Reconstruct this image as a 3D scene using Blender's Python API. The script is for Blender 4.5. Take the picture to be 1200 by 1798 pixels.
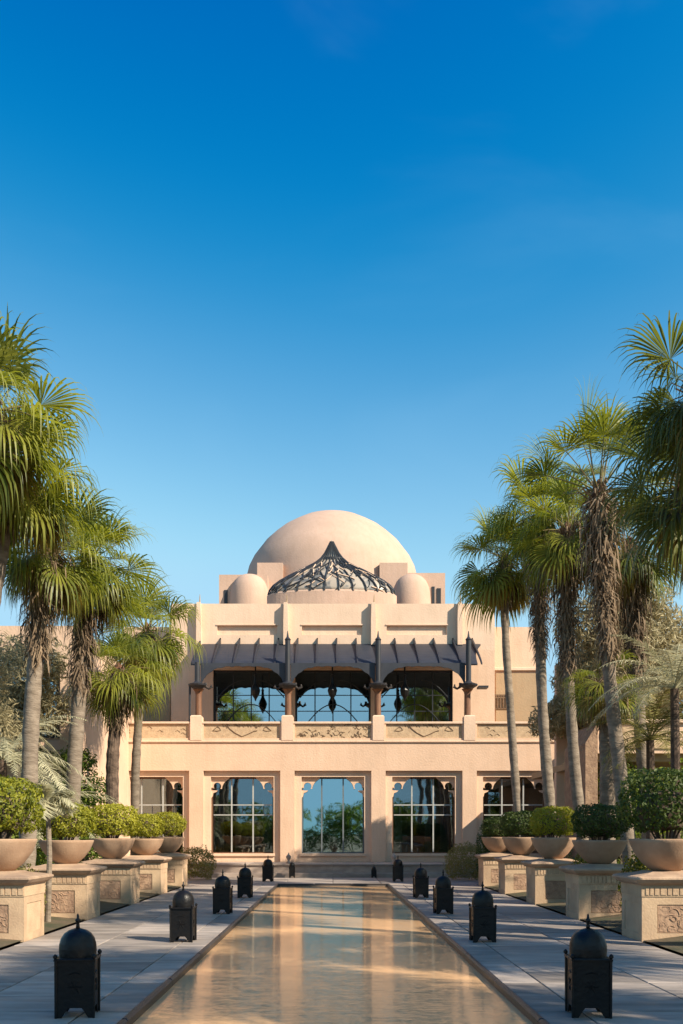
import bpy, bmesh, math, random
from mathutils import Vector, Matrix, noise
R = math.radians
rnd = random.Random(7)
scene = bpy.context.scene
for o in list(bpy.data.objects):
    bpy.data.objects.remove(o)

# ------------------------------------------------------------------ camera, sky, sun, exposure
F = 1600.0                                   # focal length in photograph pixels
CAMH = 1.6
cam_d = bpy.data.cameras.new('camera')
cam = bpy.data.objects.new('camera', cam_d)
scene.collection.objects.link(cam)
cam.location = (0, 0, CAMH)
cam.rotation_euler = (R(90), 0, 0)
cam_d.sensor_fit = 'VERTICAL'
cam_d.sensor_height = 36.0
cam_d.sensor_width = 24.0
cam_d.lens = F / 1798 * 36.0
cam_d.shift_x = 15.0 / 1798
cam_d.shift_y = (1466 - 899) / 1798
cam_d.clip_end = 3000
scene.camera = cam

SUN = Vector((0.69, -0.45, 0.58)).normalized()
world = bpy.data.worlds.new('World')
scene.world = world
world.use_nodes = True
wn = world.node_tree.nodes
wl = world.node_tree.links
wn.clear()
w_out = wn.new('ShaderNodeOutputWorld')
w_bg = wn.new('ShaderNodeBackground')
w_sky = wn.new('ShaderNodeTexSky')
w_sky.sky_type = 'NISHITA'
w_sky.sun_disc = False
w_sky.sun_elevation = math.asin(SUN.z)
w_sky.sun_rotation = math.atan2(SUN.x, SUN.y)
w_sky.altitude = 0
w_sky.air_density = 1.0
w_sky.dust_density = 0.6
w_sky.ozone_density = 3.0
# graded like the photograph: deep saturated blue overhead, pale towards the horizon
w_sep = wn.new('ShaderNodeSeparateColor'); w_com = wn.new('ShaderNodeCombineColor')
def w_math(op, a, b=None, c=None):
    n_ = wn.new('ShaderNodeMath'); n_.operation = op
    for i_, v_ in enumerate((a, b, c)):
        if v_ is None: continue
        if isinstance(v_, (int, float)): n_.inputs[i_].default_value = v_
        else: wl.new(v_, n_.inputs[i_])
    return n_.outputs[0]
w_r = w_math('SMOOTH_MIN', w_math('SMOOTH_MAX', w_math('MULTIPLY_ADD', w_sep.outputs[0], 2.5, -2.12), 0.0, 0.35), 2.1, 0.9)
w_g = w_math('SMOOTH_MIN', w_math('MAXIMUM', w_math('MULTIPLY_ADD', w_sep.outputs[1], 1.95, -1.62), 0.15), 3.6, 1.0)
w_b = w_math('SMOOTH_MIN', w_math('MULTIPLY', w_sep.outputs[2], 1.07), 4.7, 1.2)
# the faintest high cirrus
w_tc = wn.new('ShaderNodeTexCoord'); w_mp = wn.new('ShaderNodeMapping')
w_mp.inputs['Scale'].default_value = (1.6, 1.6, 4.0); w_mp.inputs['Rotation'].default_value = (0.2, 0.5, 0.3)
w_mp.inputs['Location'].default_value = (0.35, 0.0, 0.6)
wl.new(w_tc.outputs['Generated'], w_mp.inputs['Vector'])
w_nz = wn.new('ShaderNodeTexNoise'); w_nz.inputs['Scale'].default_value = 1.7; w_nz.inputs['Detail'].default_value = 5
w_nz.inputs['Distortion'].default_value = 0.5
wl.new(w_mp.outputs[0], w_nz.inputs['Vector'])
w_mr = wn.new('ShaderNodeMapRange'); w_mr.interpolation_type = 'SMOOTHSTEP'
w_mr.inputs['From Min'].default_value = 0.5; w_mr.inputs['From Max'].default_value = 0.85; w_mr.inputs['To Max'].default_value = 0.16
wl.new(w_nz.outputs['Fac'], w_mr.inputs['Value'])
for i_, ch in enumerate((w_r, w_g, w_b)): wl.new(ch, w_com.inputs[i_])
w_mx = wn.new('ShaderNodeMix'); w_mx.data_type = 'RGBA'
w_mx.inputs['B'].default_value = (1.5, 2.95, 4.4, 1)
wl.new(w_mr.outputs[0], w_mx.inputs['Factor']); wl.new(w_com.outputs[0], w_mx.inputs['A'])
w_bg.inputs['Strength'].default_value = 0.112
wl.new(w_sky.outputs[0], w_sep.inputs[0])
wl.new(w_mx.outputs['Result'], w_bg.inputs['Color'])
wl.new(w_bg.outputs[0], w_out.inputs['Surface'])

sun_d = bpy.data.lights.new('sun', 'SUN')
sun_d.energy = 4.6
sun_d.angle = R(0.6)
sun_d.color = (1.0, 0.88, 0.70)
sun = bpy.data.objects.new('sun', sun_d)
scene.collection.objects.link(sun)
sun.location = SUN * 60
sun.rotation_euler = (-SUN).to_track_quat('-Z', 'Y').to_euler()

scene.view_settings.view_transform = 'Standard'
scene.view_settings.look = 'None'
scene.view_settings.gamma = 1.0
scene.view_settings.exposure = 0.88

# ------------------------------------------------------------------ materials
def _mat(name):
    m = bpy.data.materials.new(name)
    m.use_nodes = True
    nt = m.node_tree
    b = nt.nodes['Principled BSDF']
    return m, nt, b

def mat(name, c1, c2=None, rough=0.75, scale=3.0, detail=6.0, bump=0.0, bscale=40.0, metal=0.0,
        spec=0.35, obj_var=0.0, stretch=(1, 1, 1), low=0.35, high=0.65, bdist=0.02):
    """two tone noise colour, fine relief, optional per object variation"""
    m, nt, b = _mat(name)
    N, L = nt.nodes, nt.links
    b.inputs['Roughness'].default_value = rough
    b.inputs['Metallic'].default_value = metal
    b.inputs['Specular IOR Level'].default_value = spec
    if c2 is None:
        c2 = tuple(c * 0.82 for c in c1)
    tc = N.new('ShaderNodeTexCoord')
    mp = N.new('ShaderNodeMapping'); mp.inputs['Scale'].default_value = stretch
    L.new(tc.outputs['Object'], mp.inputs['Vector'])
    oi = N.new('ShaderNodeObjectInfo')
    ad = N.new('ShaderNodeVectorMath'); ad.operation = 'ADD'
    sc = N.new('ShaderNodeVectorMath'); sc.operation = 'SCALE'
    cb = N.new('ShaderNodeCombineXYZ')
    for i in range(3): L.new(oi.outputs['Random'], cb.inputs[i])
    L.new(cb.outputs[0], sc.inputs[0]); sc.inputs['Scale'].default_value = 37.0
    L.new(mp.outputs[0], ad.inputs[0]); L.new(sc.outputs[0], ad.inputs[1])
    nz = N.new('ShaderNodeTexNoise'); nz.inputs['Scale'].default_value = scale
    nz.inputs['Detail'].default_value = detail; nz.inputs['Roughness'].default_value = 0.6
    L.new(ad.outputs[0], nz.inputs['Vector'])
    cr = N.new('ShaderNodeValToRGB')
    cr.color_ramp.elements[0].position = low; cr.color_ramp.elements[1].position = high
    cr.color_ramp.elements[0].color = (*c2, 1); cr.color_ramp.elements[1].color = (*c1, 1)
    L.new(nz.outputs['Fac'], cr.inputs['Fac'])
    col = cr.outputs[0]
    if obj_var:
        hs = N.new('ShaderNodeHueSaturation')
        mr = N.new('ShaderNodeMapRange')
        mr.inputs['To Min'].default_value = 1 - obj_var; mr.inputs['To Max'].default_value = 1 + obj_var
        L.new(oi.outputs['Random'], mr.inputs['Value']); L.new(mr.outputs[0], hs.inputs['Value'])
        L.new(col, hs.inputs['Color']); col = hs.outputs[0]
    L.new(col, b.inputs['Base Color'])
    if bump:
        n2 = N.new('ShaderNodeTexNoise'); n2.inputs['Scale'].default_value = bscale
        n2.inputs['Detail'].default_value = 5
        L.new(mp.outputs[0], n2.inputs['Vector'])
        bp = N.new('ShaderNodeBump'); bp.inputs['Strength'].default_value = bump
        bp.inputs['Distance'].default_value = bdist
        L.new(n2.outputs['Fac'], bp.inputs['Height']); L.new(bp.outputs[0], b.inputs['Normal'])
    return m

def stucco(name, c, warm=0.92):
    """rendered wall: soft mottling, faint vertical run marks, trowel relief"""
    m, nt, b = _mat(name)
    N, L = nt.nodes, nt.links
    b.inputs['Roughness'].default_value = 0.88
    b.inputs['Specular IOR Level'].default_value = 0.2
    g = N.new('ShaderNodeNewGeometry')
    n1 = N.new('ShaderNodeTexNoise'); n1.inputs['Scale'].default_value = 0.9; n1.inputs['Detail'].default_value = 7
    n1.inputs['Roughness'].default_value = 0.65
    L.new(g.outputs['Position'], n1.inputs['Vector'])
    mp = N.new('ShaderNodeMapping'); mp.inputs['Scale'].default_value = (5, 5, 0.35)
    L.new(g.outputs['Position'], mp.inputs['Vector'])
    n2 = N.new('ShaderNodeTexNoise'); n2.inputs['Scale'].default_value = 1.0; n2.inputs['Detail'].default_value = 5
    L.new(mp.outputs[0], n2.inputs['Vector'])
    r1 = N.new('ShaderNodeValToRGB')
    r1.color_ramp.elements[0].position = 0.3; r1.color_ramp.elements[1].position = 0.7
    r1.color_ramp.elements[0].color = (*[x * 0.89 for x in c], 1)
    r1.color_ramp.elements[1].color = (c[0] * 1.04, c[1] * 1.04, c[2] * 1.05, 1)
    L.new(n1.outputs['Fac'], r1.inputs['Fac'])
    r2 = N.new('ShaderNodeValToRGB')
    r2.color_ramp.elements[0].position = 0.28; r2.color_ramp.elements[1].position = 0.55
    r2.color_ramp.elements[0].color = (0.90, 0.87, 0.84, 1); r2.color_ramp.elements[1].color = (1, 1, 1, 1)
    L.new(n2.outputs['Fac'], r2.inputs['Fac'])
    mx = N.new('ShaderNodeMix'); mx.data_type = 'RGBA'; mx.blend_type = 'MULTIPLY'
    mx.inputs['Factor'].default_value = 0.5
    L.new(r1.outputs[0], mx.inputs['A']); L.new(r2.outputs[0], mx.inputs['B'])
    L.new(mx.outputs['Result'], b.inputs['Base Color'])
    n3 = N.new('ShaderNodeTexNoise'); n3.inputs['Scale'].default_value = 14; n3.inputs['Detail'].default_value = 8
    L.new(g.outputs['Position'], n3.inputs['Vector'])
    bp = N.new('ShaderNodeBump'); bp.inputs['Strength'].default_value = 0.35; bp.inputs['Distance'].default_value = 0.03
    L.new(n3.outputs['Fac'], bp.inputs['Height']); L.new(bp.outputs[0], b.inputs['Normal'])
    return m

def leafmat(name, c_dark, c_light, trans=0.35, rough=0.5, scale=2.5, var=0.25, dry=None):
    m, nt, b = _mat(name)
    N, L = nt.nodes, nt.links
    out = N['Material Output'] if 'Material Output' in N else [n for n in N if n.type == 'OUTPUT_MATERIAL'][0]
    b.inputs['Roughness'].default_value = rough
    b.inputs['Specular IOR Level'].default_value = 0.3
    oi = N.new('ShaderNodeObjectInfo')
    g = N.new('ShaderNodeNewGeometry')
    nz = N.new('ShaderNodeTexNoise'); nz.inputs['Scale'].default_value = scale; nz.inputs['Detail'].default_value = 3
    L.new(g.outputs['Position'], nz.inputs['Vector'])
    a1 = N.new('ShaderNodeMath'); a1.operation = 'ADD'
    m1 = N.new('ShaderNodeMath'); m1.operation = 'MULTIPLY'; m1.inputs[1].default_value = 0.35
    L.new(g.outputs['Random Per Island'], m1.inputs[0])
    m2 = N.new('ShaderNodeMath'); m2.operation = 'MULTIPLY'; m2.inputs[1].default_value = var * 1.6
    L.new(oi.outputs['Random'], m2.inputs[0])
    L.new(m1.outputs[0], a1.inputs[0]); L.new(m2.outputs[0], a1.inputs[1])
    a2 = N.new('ShaderNodeMath'); a2.operation = 'ADD'
    m3 = N.new('ShaderNodeMath'); m3.operation = 'MULTIPLY'; m3.inputs[1].default_value = 0.6
    L.new(nz.outputs['Fac'], m3.inputs[0]); L.new(a1.outputs[0], a2.inputs[0]); L.new(m3.outputs[0], a2.inputs[1])
    cr = N.new('ShaderNodeValToRGB')
    cr.color_ramp.elements[0].position = 0.25; cr.color_ramp.elements[0].color = (*c_dark, 1)
    cr.color_ramp.elements[1].position = 0.85; cr.color_ramp.elements[1].color = (*c_light, 1)
    if dry:
        e = cr.color_ramp.elements.new(0.98); e.color = (*dry, 1)
    L.new(a2.outputs[0], cr.inputs['Fac'])
    L.new(cr.outputs[0], b.inputs['Base Color'])
    t = N.new('ShaderNodeBsdfTranslucent')
    hs = N.new('ShaderNodeHueSaturation'); hs.inputs['Value'].default_value = 1.5; hs.inputs['Saturation'].default_value = 1.1
    L.new(cr.outputs[0], hs.inputs['Color']); L.new(hs.outputs[0], t.inputs['Color'])
    mx = N.new('ShaderNodeMixShader'); mx.inputs[0].default_value = trans
    L.new(b.outputs[0], mx.inputs[1]); L.new(t.outputs[0], mx.inputs[2])
    L.new(mx.outputs[0], out.inputs['Surface'])
    return m

def glass(name, tint, refl=1.5, alpha=0.5, rough=0.02, gc=(.9, .95, 1.0)):
    """window pane: mirror part by Fresnel over a tinted see-through part"""
    m, nt, b = _mat(name)
    N, L = nt.nodes, nt.links
    out = [n for n in N if n.type == 'OUTPUT_MATERIAL'][0]
    N.remove(b)
    gl = N.new('ShaderNodeBsdfGlossy'); gl.inputs['Roughness'].default_value = rough
    gl.inputs['Color'].default_value = (*gc, 1)
    tr = N.new('ShaderNodeBsdfTransparent'); tr.inputs['Color'].default_value = (*tint, 1)
    mx = N.new('ShaderNodeMixShader')
    fr = N.new('ShaderNodeFresnel'); fr.inputs['IOR'].default_value = refl
    ad = N.new('ShaderNodeMath'); ad.operation = 'ADD'; ad.inputs[1].default_value = alpha; ad.use_clamp = True
    L.new(fr.outputs[0], ad.inputs[0]); L.new(ad.outputs[0], mx.inputs[0])
    L.new(tr.outputs[0], mx.inputs[1]); L.new(gl.outputs[0], mx.inputs[2])
    L.new(mx.outputs[0], out.inputs['Surface'])
    tc = N.new('ShaderNodeTexCoord')
    nz = N.new('ShaderNodeTexNoise'); nz.inputs['Scale'].default_value = 0.7
    L.new(tc.outputs['Object'], nz.inputs['Vector'])
    bp = N.new('ShaderNodeBump'); bp.inputs['Strength'].default_value = 0.05; bp.inputs['Distance'].default_value = 0.1
    L.new(nz.outputs['Fac'], bp.inputs['Height']); L.new(bp.outputs[0], gl.inputs['Normal'])
    return m

M = {}
M['stucco'] = stucco('stucco', (0.69, 0.475, 0.335))
M['stucco_top'] = stucco('stucco_top', (0.71, 0.51, 0.37))
M['dome'] = stucco('dome_render', (0.53, 0.365, 0.275))
M['stucco_tan'] = stucco('stucco_tan', (0.40, 0.28, 0.17))
M['carved'] = mat('carved_stone', (0.56, 0.40, 0.25), (0.42, 0.29, 0.18), 0.9, 6, bump=0.6, bscale=25)
M['relief'] = mat('relief_stone', (0.20, 0.125, 0.075), (0.14, 0.09, 0.055), 0.9, 9, bump=0.3)
M['copper'] = mat('brown_timber', (0.23, 0.115, 0.06), (0.13, 0.06, 0.035), 0.6, 4, stretch=(6, 6, .6))
M['iron'] = mat('black_iron', (0.006, 0.006, 0.007), (0.011, 0.009, 0.008), 0.38, 8, bump=0.25, bscale=30, spec=0.28, metal=0.0)
M['canopy'] = mat('dark_zinc', (0.034, 0.037, 0.048), (0.022, 0.025, 0.034), 0.55, 2, bump=0.1, spec=0.4, stretch=(1, 4, 1))
M['canopy_rib'] = mat('dark_steel', (0.03, 0.031, 0.037), None, 0.5, 5)
M['valance'] = mat('dark_timber', (0.05, 0.04, 0.036), (0.03, 0.025, 0.024), 0.65, 5, bump=0.2)
M['frame_white'] = mat('pale_metal_frame', (0.42, 0.42, 0.40), None, 0.45, 4)
M['frame_dark'] = mat('dark_metal_frame', (0.03, 0.032, 0.038), None, 0.45, 4)
M['frame_grey'] = mat('grey_metal_frame', (0.15, 0.17, 0.18), None, 0.45, 4)
M['glass_clear'] = glass('clear_glass', (0.55, 0.6, 0.6), 1.5, 0.20, gc=(.66, .76, .80))
M['glass_teal'] = glass('teal_glass', (0.25, 0.4, 0.42), 1.6, 0.62, gc=(.50, .68, .72))
M['glass_blue'] = glass('blue_glass', (0.2, 0.33, 0.4), 1.6, 0.55, gc=(.66, .80, .84))
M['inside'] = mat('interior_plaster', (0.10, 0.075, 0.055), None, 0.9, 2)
M['cream'] = mat('cream_panel', (0.38, 0.32, 0.26), (0.16, 0.155, 0.15), 0.35, 1.6, detail=2, low=0.42, high=0.5, spec=0.5)
M['paving'] = mat('paving_stone', (0.37, 0.31, 0.265), (0.21, 0.178, 0.155), 0.62, 2.2, bump=0.35, bscale=26, obj_var=0.28, stretch=(0.5, 2.2, 1), spec=0.4)
M['mortar'] = mat('mortar', (0.09, 0.08, 0.075), None, 0.9, 8)
M['step'] = mat('step_stone', (0.42, 0.33, 0.27), (0.30, 0.235, 0.2), 0.8, 2.5, bump=0.3, obj_var=0.12, stretch=(1, 1, 2))
M['coping'] = mat('dark_coping', (0.035, 0.028, 0.025), (0.02, 0.017, 0.016), 0.4, 4, bump=0.2, spec=0.5)
M['planter'] = mat('planter_stone', (0.56, 0.395, 0.25), (0.43, 0.29, 0.185), 0.85, 2.2, bump=0.35, bscale=30, obj_var=0.10)
M['planter_cap'] = mat('planter_cap_stone', (0.46, 0.32, 0.215), (0.32, 0.215, 0.15), 0.85, 3, bump=0.4, bscale=22, obj_var=0.1)
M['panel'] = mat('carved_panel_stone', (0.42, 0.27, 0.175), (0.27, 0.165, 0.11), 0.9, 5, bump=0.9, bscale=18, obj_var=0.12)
M['bowl'] = mat('terracotta_bowl', (0.44, 0.29, 0.19), (0.33, 0.205, 0.13), 0.8, 2.5, bump=0.25, obj_var=0.12)
M['soil'] = mat('soil', (0.09, 0.06, 0.04), (0.05, 0.034, 0.024), 0.95, 9, bump=0.6)
M['ground'] = mat('dry_ground', (0.30, 0.23, 0.16), (0.2, 0.15, 0.1), 0.95, 0.4, bump=0.3)
M['bed'] = mat('planting_bed_soil', (0.13, 0.09, 0.055), (0.06, 0.06, 0.03), 0.95, 1.8, bump=0.7, bscale=9)
M['trunk'] = mat('palm_trunk_bark', (0.27, 0.215, 0.165), (0.15, 0.115, 0.085), 0.9, 3.5, bump=0.8, bscale=14, stretch=(1, 1, 3), obj_var=0.15)
M['rough_trunk'] = mat('palm_boot_bark', (0.16, 0.11, 0.08), (0.06, 0.04, 0.03), 0.95, 7, bump=1.0, bscale=16)
M['bark'] = mat('grey_bark', (0.20, 0.16, 0.12), (0.10, 0.08, 0.06), 0.9, 6, bump=0.7, stretch=(1, 1, .4))
M['thatch'] = leafmat('dead_thatch', (0.07, 0.045, 0.028), (0.30, 0.215, 0.14), 0.1, 0.9, 3.0, 0.1)
M['heart'] = mat('palm_heart_fibre', (0.17, 0.075, 0.04), (0.07, 0.035, 0.02), 0.95, 12, bump=1.0)
M['frond'] = leafmat('palm_frond', (0.030, 0.062, 0.012), (0.25, 0.255, 0.04), 0.42, 0.42, 1.2, 0.3)
M['frond_dark'] = leafmat('palm_frond_dark', (0.022, 0.045, 0.015), (0.15, 0.165, 0.035), 0.34, 0.4, 1.2, 0.25)
M['frond_old'] = leafmat('palm_frond_old', (0.14, 0.105, 0.028), (0.36, 0.275, 0.075), 0.35, 0.7, 1.5, 0.2)
M['petiole'] = mat('petiole', (0.21, 0.19, 0.06), (0.16, 0.11, 0.045), 0.6, 4)
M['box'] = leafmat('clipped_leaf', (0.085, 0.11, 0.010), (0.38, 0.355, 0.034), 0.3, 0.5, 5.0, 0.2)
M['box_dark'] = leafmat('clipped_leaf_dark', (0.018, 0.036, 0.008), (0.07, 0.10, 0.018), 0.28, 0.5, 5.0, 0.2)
M['hedge'] = leafmat('hedge_leaf', (0.06, 0.07, 0.018), (0.28, 0.24, 0.075), 0.28, 0.55, 4.0, 0.2)
M['croton'] = leafmat('croton_leaf', (0.06, 0.08, 0.01), (0.30, 0.26, 0.03), 0.3, 0.45, 7.0, 0.2, dry=(0.34, 0.13, 0.03))
M['green'] = leafmat('bright_leaf', (0.05, 0.095, 0.014), (0.21, 0.26, 0.036), 0.3, 0.5, 1.5, 0.2)
M['olive'] = leafmat('olive_grey_leaf', (0.19, 0.16, 0.085), (0.50, 0.43, 0.26), 0.25, 0.7, 1.1, 0.2)
M['silver'] = leafmat('silver_frond', (0.24, 0.23, 0.13), (0.55, 0.51, 0.34), 0.25, 0.65, 1.1, 0.2)
M['twig'] = mat('twig', (0.12, 0.085, 0.06), None, 0.9, 6)
M['wing_glass'] = glass('wing_glass', (0.1, 0.16, 0.19), 1.6, 0.35)

def water_mat():
    m, nt, b = _mat('pool_water')
    N, L = nt.nodes, nt.links
    # shallow water over a sandy floor, Fresnel mirror tinted to warm its reflections
    out = [n for n in N if n.type == 'OUTPUT_MATERIAL'][0]
    N.remove(b)
    df = N.new('ShaderNodeBsdfDiffuse'); df.inputs['Color'].default_value = (0.78, 0.48, 0.255, 1)
    gl = N.new('ShaderNodeBsdfGlossy'); gl.inputs['Color'].default_value = (1.0, 0.86, 0.70, 1); gl.inputs['Roughness'].default_value = 0.02
    fr = N.new('ShaderNodeFresnel'); fr.inputs['IOR'].default_value = 1.6
    mn = N.new('ShaderNodeMath'); mn.operation = 'MINIMUM'; mn.inputs[1].default_value = 0.9
    mx = N.new('ShaderNodeMixShader')
    L.new(fr.outputs[0], mn.inputs[0]); L.new(mn.outputs[0], mx.inputs[0])
    L.new(df.outputs[0], mx.inputs[1]); L.new(gl.outputs[0], mx.inputs[2]); L.new(mx.outputs[0], out.inputs['Surface'])
    g = N.new('ShaderNodeNewGeometry')
    mp = N.new('ShaderNodeMapping'); mp.inputs['Scale'].default_value = (0.45, 4.6, 1)
    L.new(g.outputs['Position'], mp.inputs['Vector'])
    n1 = N.new('ShaderNodeTexNoise'); n1.inputs['Scale'].default_value = 5.2; n1.inputs['Detail'].default_value = 2.5
    n1.inputs['Distortion'].default_value = 0.4
    L.new(mp.outputs[0], n1.inputs['Vector'])
    bp = N.new('ShaderNodeBump'); bp.inputs['Strength'].default_value = 0.2; bp.inputs['Distance'].default_value = 0.015
    L.new(n1.outputs['Fac'], bp.inputs['Height']); L.new(bp.outputs[0], gl.inputs['Normal'])
    return m
M['water'] = water_mat()

# ------------------------------------------------------------------ mesh helpers
class MB:
    def __init__(s): s.v = []; s.f = []
    def quad(s, a, b, c, d):
        n = len(s.v); s.v += [a, b, c, d]; s.f.append((n, n + 1, n + 2, n + 3))
    def box(s, x0, x1, y0, y1, z0, z1):
        n = len(s.v)
        s.v += [(x0, y0, z0), (x1, y0, z0), (x1, y1, z0), (x0, y1, z0), (x0, y0, z1), (x1, y0, z1), (x1, y1, z1), (x0, y1, z1)]
        s.f += [tuple(n + i for i in q) for q in ((0, 3, 2, 1), (4, 5, 6, 7), (0, 1, 5, 4), (1, 2, 6, 5), (2, 3, 7, 6), (3, 0, 4, 7))]
        return s
    def chamfer(s, x0, x1, y0, y1, z0, z1, c):
        """box whose four upper edges are bevelled by c"""
        n = len(s.v)
        s.v += [(x0, y0, z0), (x1, y0, z0), (x1, y1, z0), (x0, y1, z0), (x0, y0, z1 - c), (x1, y0, z1 - c), (x1, y1, z1 - c), (x0, y1, z1 - c),
                (x0 + c, y0 + c, z1), (x1 - c, y0 + c, z1), (x1 - c, y1 - c, z1), (x0 + c, y1 - c, z1)]
        fs = [(0, 3, 2, 1), (8, 9, 10, 11)]
        for i in range(4):
            j = (i + 1) % 4
            fs += [(i, j, 4 + j, 4 + i), (4 + i, 4 + j, 8 + j, 8 + i)]
        s.f += [tuple(n + i for i in q) for q in fs]
        return s
    def tube(s, pts, rad, n=8, cap=True):
        pts = [Vector(p) for p in pts]
        if not hasattr(rad, '__len__'): rad = [rad] * len(pts)
        base = len(s.v); up = Vector((0.123, 0.31, 0.94))
        for i, p in enumerate(pts):
            t = (pts[min(i + 1, len(pts) - 1)] - pts[max(i - 1, 0)])
            t = t.normalized() if t.length > 1e-9 else Vector((0, 0, 1))
            if abs(t.dot(up)) > 0.97: up = Vector((0.9, 0.3, 0.1))
            a = t.cross(up).normalized(); b = t.cross(a)
            for k in range(n):
                q = 2 * math.pi * k / n
                s.v.append(tuple(p + (a * math.cos(q) + b * math.sin(q)) * rad[i]))
        for i in range(len(pts) - 1):
            for k in range(n):
                k2 = (k + 1) % n
                s.f.append((base + i * n + k, base + i * n + k2, base + (i + 1) * n + k2, base + (i + 1) * n + k))
        if cap:
            s.f.append(tuple(base + k for k in range(n)))
            s.f.append(tuple(base + (len(pts) - 1) * n + k for k in reversed(range(n))))
        return s
    def lathe(s, prof, c=(0, 0), n=32, sy=1.0, a0=0.0):
        base = len(s.v)
        for r, z in prof:
            for k in range(n):
                q = a0 + 2 * math.pi * k / n
                s.v.append((c[0] + r * math.cos(q), c[1] + r * math.sin(q) * sy, z))
        for i in range(len(prof) - 1):
            for k in range(n):
                k2 = (k + 1) % n
                s.f.append((base + i * n + k, base + i * n + k2, base + (i + 1) * n + k2, base + (i + 1) * n + k))
        s.f.append(tuple(base + k for k in reversed(range(n))))
        s.f.append(tuple(base + (len(prof) - 1) * n + k for k in range(n)))
        return s
    def prism_y(s, poly, y0, y1):
        """polygon in XZ extruded along Y"""
        n = len(s.v); k = len(poly)
        s.v += [(x, y0, z) for x, z in poly] + [(x, y1, z) for x, z in poly]
        s.f.append(tuple(range(n, n + k))); s.f.append(tuple(reversed(range(n + k, n + 2 * k))))
        for i in range(k):
            j = (i + 1) % k
            s.f.append((n + i, n + k + i, n + k + j, n + j))
        return s
    def mesh(s, name, m, org=(0, 0, 0), smooth=False, fix=True):
        me = bpy.data.meshes.new(name)
        ox, oy, oz = org
        me.from_pydata([(x - ox, y - oy, z - oz) for x, y, z in s.v], [], s.f)
        if fix and len(s.f) < 6000:
            bm = bmesh.new(); bm.from_mesh(me)
            bmesh.ops.recalc_face_normals(bm, faces=bm.faces)
            bm.to_mesh(me); bm.free()
        if smooth: me.polygons.foreach_set('use_smooth', [True] * len(me.polygons))
        if m is not None: me.materials.append(M[m] if isinstance(m, str) else m)
        me.update()
        return me

ORG = {}
COL = scene.collection
def place(me, name, parent=None, loc=(0, 0, 0), rz=0.0, org=None):
    o = bpy.data.objects.new(name, me); COL.objects.link(o)
    o.location = loc; o.rotation_euler = (0, 0, rz)
    if parent is not None: o.parent = parent
    return o
def part(mb, name, m, parent, smooth=False, **kw):
    """mesh given in world coordinates, hung under a thing"""
    og = ORG.get(parent.as_pointer(), (0, 0, 0))
    o = place(mb.mesh(name, m, og, smooth), name, parent)
    ORG[o.as_pointer()] = og
    for k, v in kw.items(): o[k] = v
    return o
def tag(o, label=None, cat=None, group=None, kind=None):
    if label: o['label'] = label
    if cat: o['category'] = cat
    if group: o['group'] = group
    if kind: o['kind'] = kind
    return o
def empty(name, loc, label=None, cat=None, group=None):
    o = bpy.data.objects.new(name, None); COL.objects.link(o)
    o.location = loc; o.empty_display_size = 0.3
    ORG[o.as_pointer()] = tuple(loc)
    return tag(o, label, cat, group)
def solid(mb, name, m, org, label=None, cat=None, group=None, kind=None, smooth=False):
    """a top-level thing that is one mesh, its origin at org"""
    o = place(mb.mesh(name, m, org, smooth), name, None, org)
    ORG[o.as_pointer()] = tuple(org)
    return tag(o, label, cat, group, kind)
def copy_tree(o, loc, rz=0.0, label=None, parent=None, scale=None):
    c = o.copy(); COL.objects.link(c)
    if parent is None:
        c.location = loc; c.rotation_euler = (0, 0, rz)
        if scale: c.scale = scale
        if label: c['label'] = label
    else: c.parent = parent
    for ch in o.children: copy_tree(ch, None, 0, None, c)
    return c
def at(px, py, d):
    """photograph pixel at distance d -> world point"""
    return Vector(((px - 585) * d / F, d, CAMH + (1466 - py) * d / F))

# ================================================================== SETTING
g = MB(); g.quad((-900, -600, -.14), (900, -600, -.14), (900, 1500, -.14), (-900, 1500, -.14))
solid(g, 'ground', 'ground', (0, 0, 0), kind='structure')
PW = 1.77
Y_END = 29.4
w = MB(); w.quad((-PW - .02, -14, -.055), (PW + .02, -14, -.055), (PW + .02, Y_END + .02, -.055), (-PW - .02, Y_END + .02, -.055))
solid(w, 'water', 'water', (0, 10, -.055), kind='structure')

pav = MB()
pav.box(-PW - 2.86, -PW, -14, Y_END, -.13, -.02); pav.box(PW, PW + 2.86, -14, Y_END, -.13, -.02)
pav.box(-9.6, 9.6, Y_END + .001, 34.4, -.131, -.021)
pave = solid(pav, 'pavement', 'mortar', (0, 20, 0), kind='structure')
slab_cache = {}
def slab(x0, x1, y0, y1):
    w_, l_ = round(x1 - x0 - .016, 3), round(y1 - y0 - .016, 3)
    if (w_, l_) not in slab_cache:
        slab_cache[(w_, l_)] = MB().chamfer(-w_ / 2, w_ / 2, -l_ / 2, l_ / 2, -.03, 0, .006).mesh('slab', 'paving')
    o = place(slab_cache[(w_, l_)], 'slab', pave, ((x0 + x1) / 2, (y0 + y1) / 2 - 20, rnd.uniform(-.0015, .0015)))
EDGE = PW + .06
for s in (-1, 1):
    y = 6.6
    while y < Y_END - .1:
        y2 = min(y + .82, Y_END + .0)
        for a, b in ((EDGE + .42, EDGE + 1.58), (EDGE + 1.58, 4.62)):
            slab(min(s * a, s * b), max(s * a, s * b), y, y2)
        y = y2
    y = 6.6
    while y < Y_END - .1:
        y2 = min(y + 1.64, Y_END)
        a, b = EDGE, EDGE + .42
        slab(min(s * a, s * b), max(s * a, s * b), y, y2)
        y = y2
xs = [-9.6 + 19.2 * i / 12 for i in range(13)]
for j in range(4):
    ya = Y_END + .12 + j * 1.15; yb = ya + 1.15
    for i in range(12): slab(xs[i], xs[i + 1], ya, yb)

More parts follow.
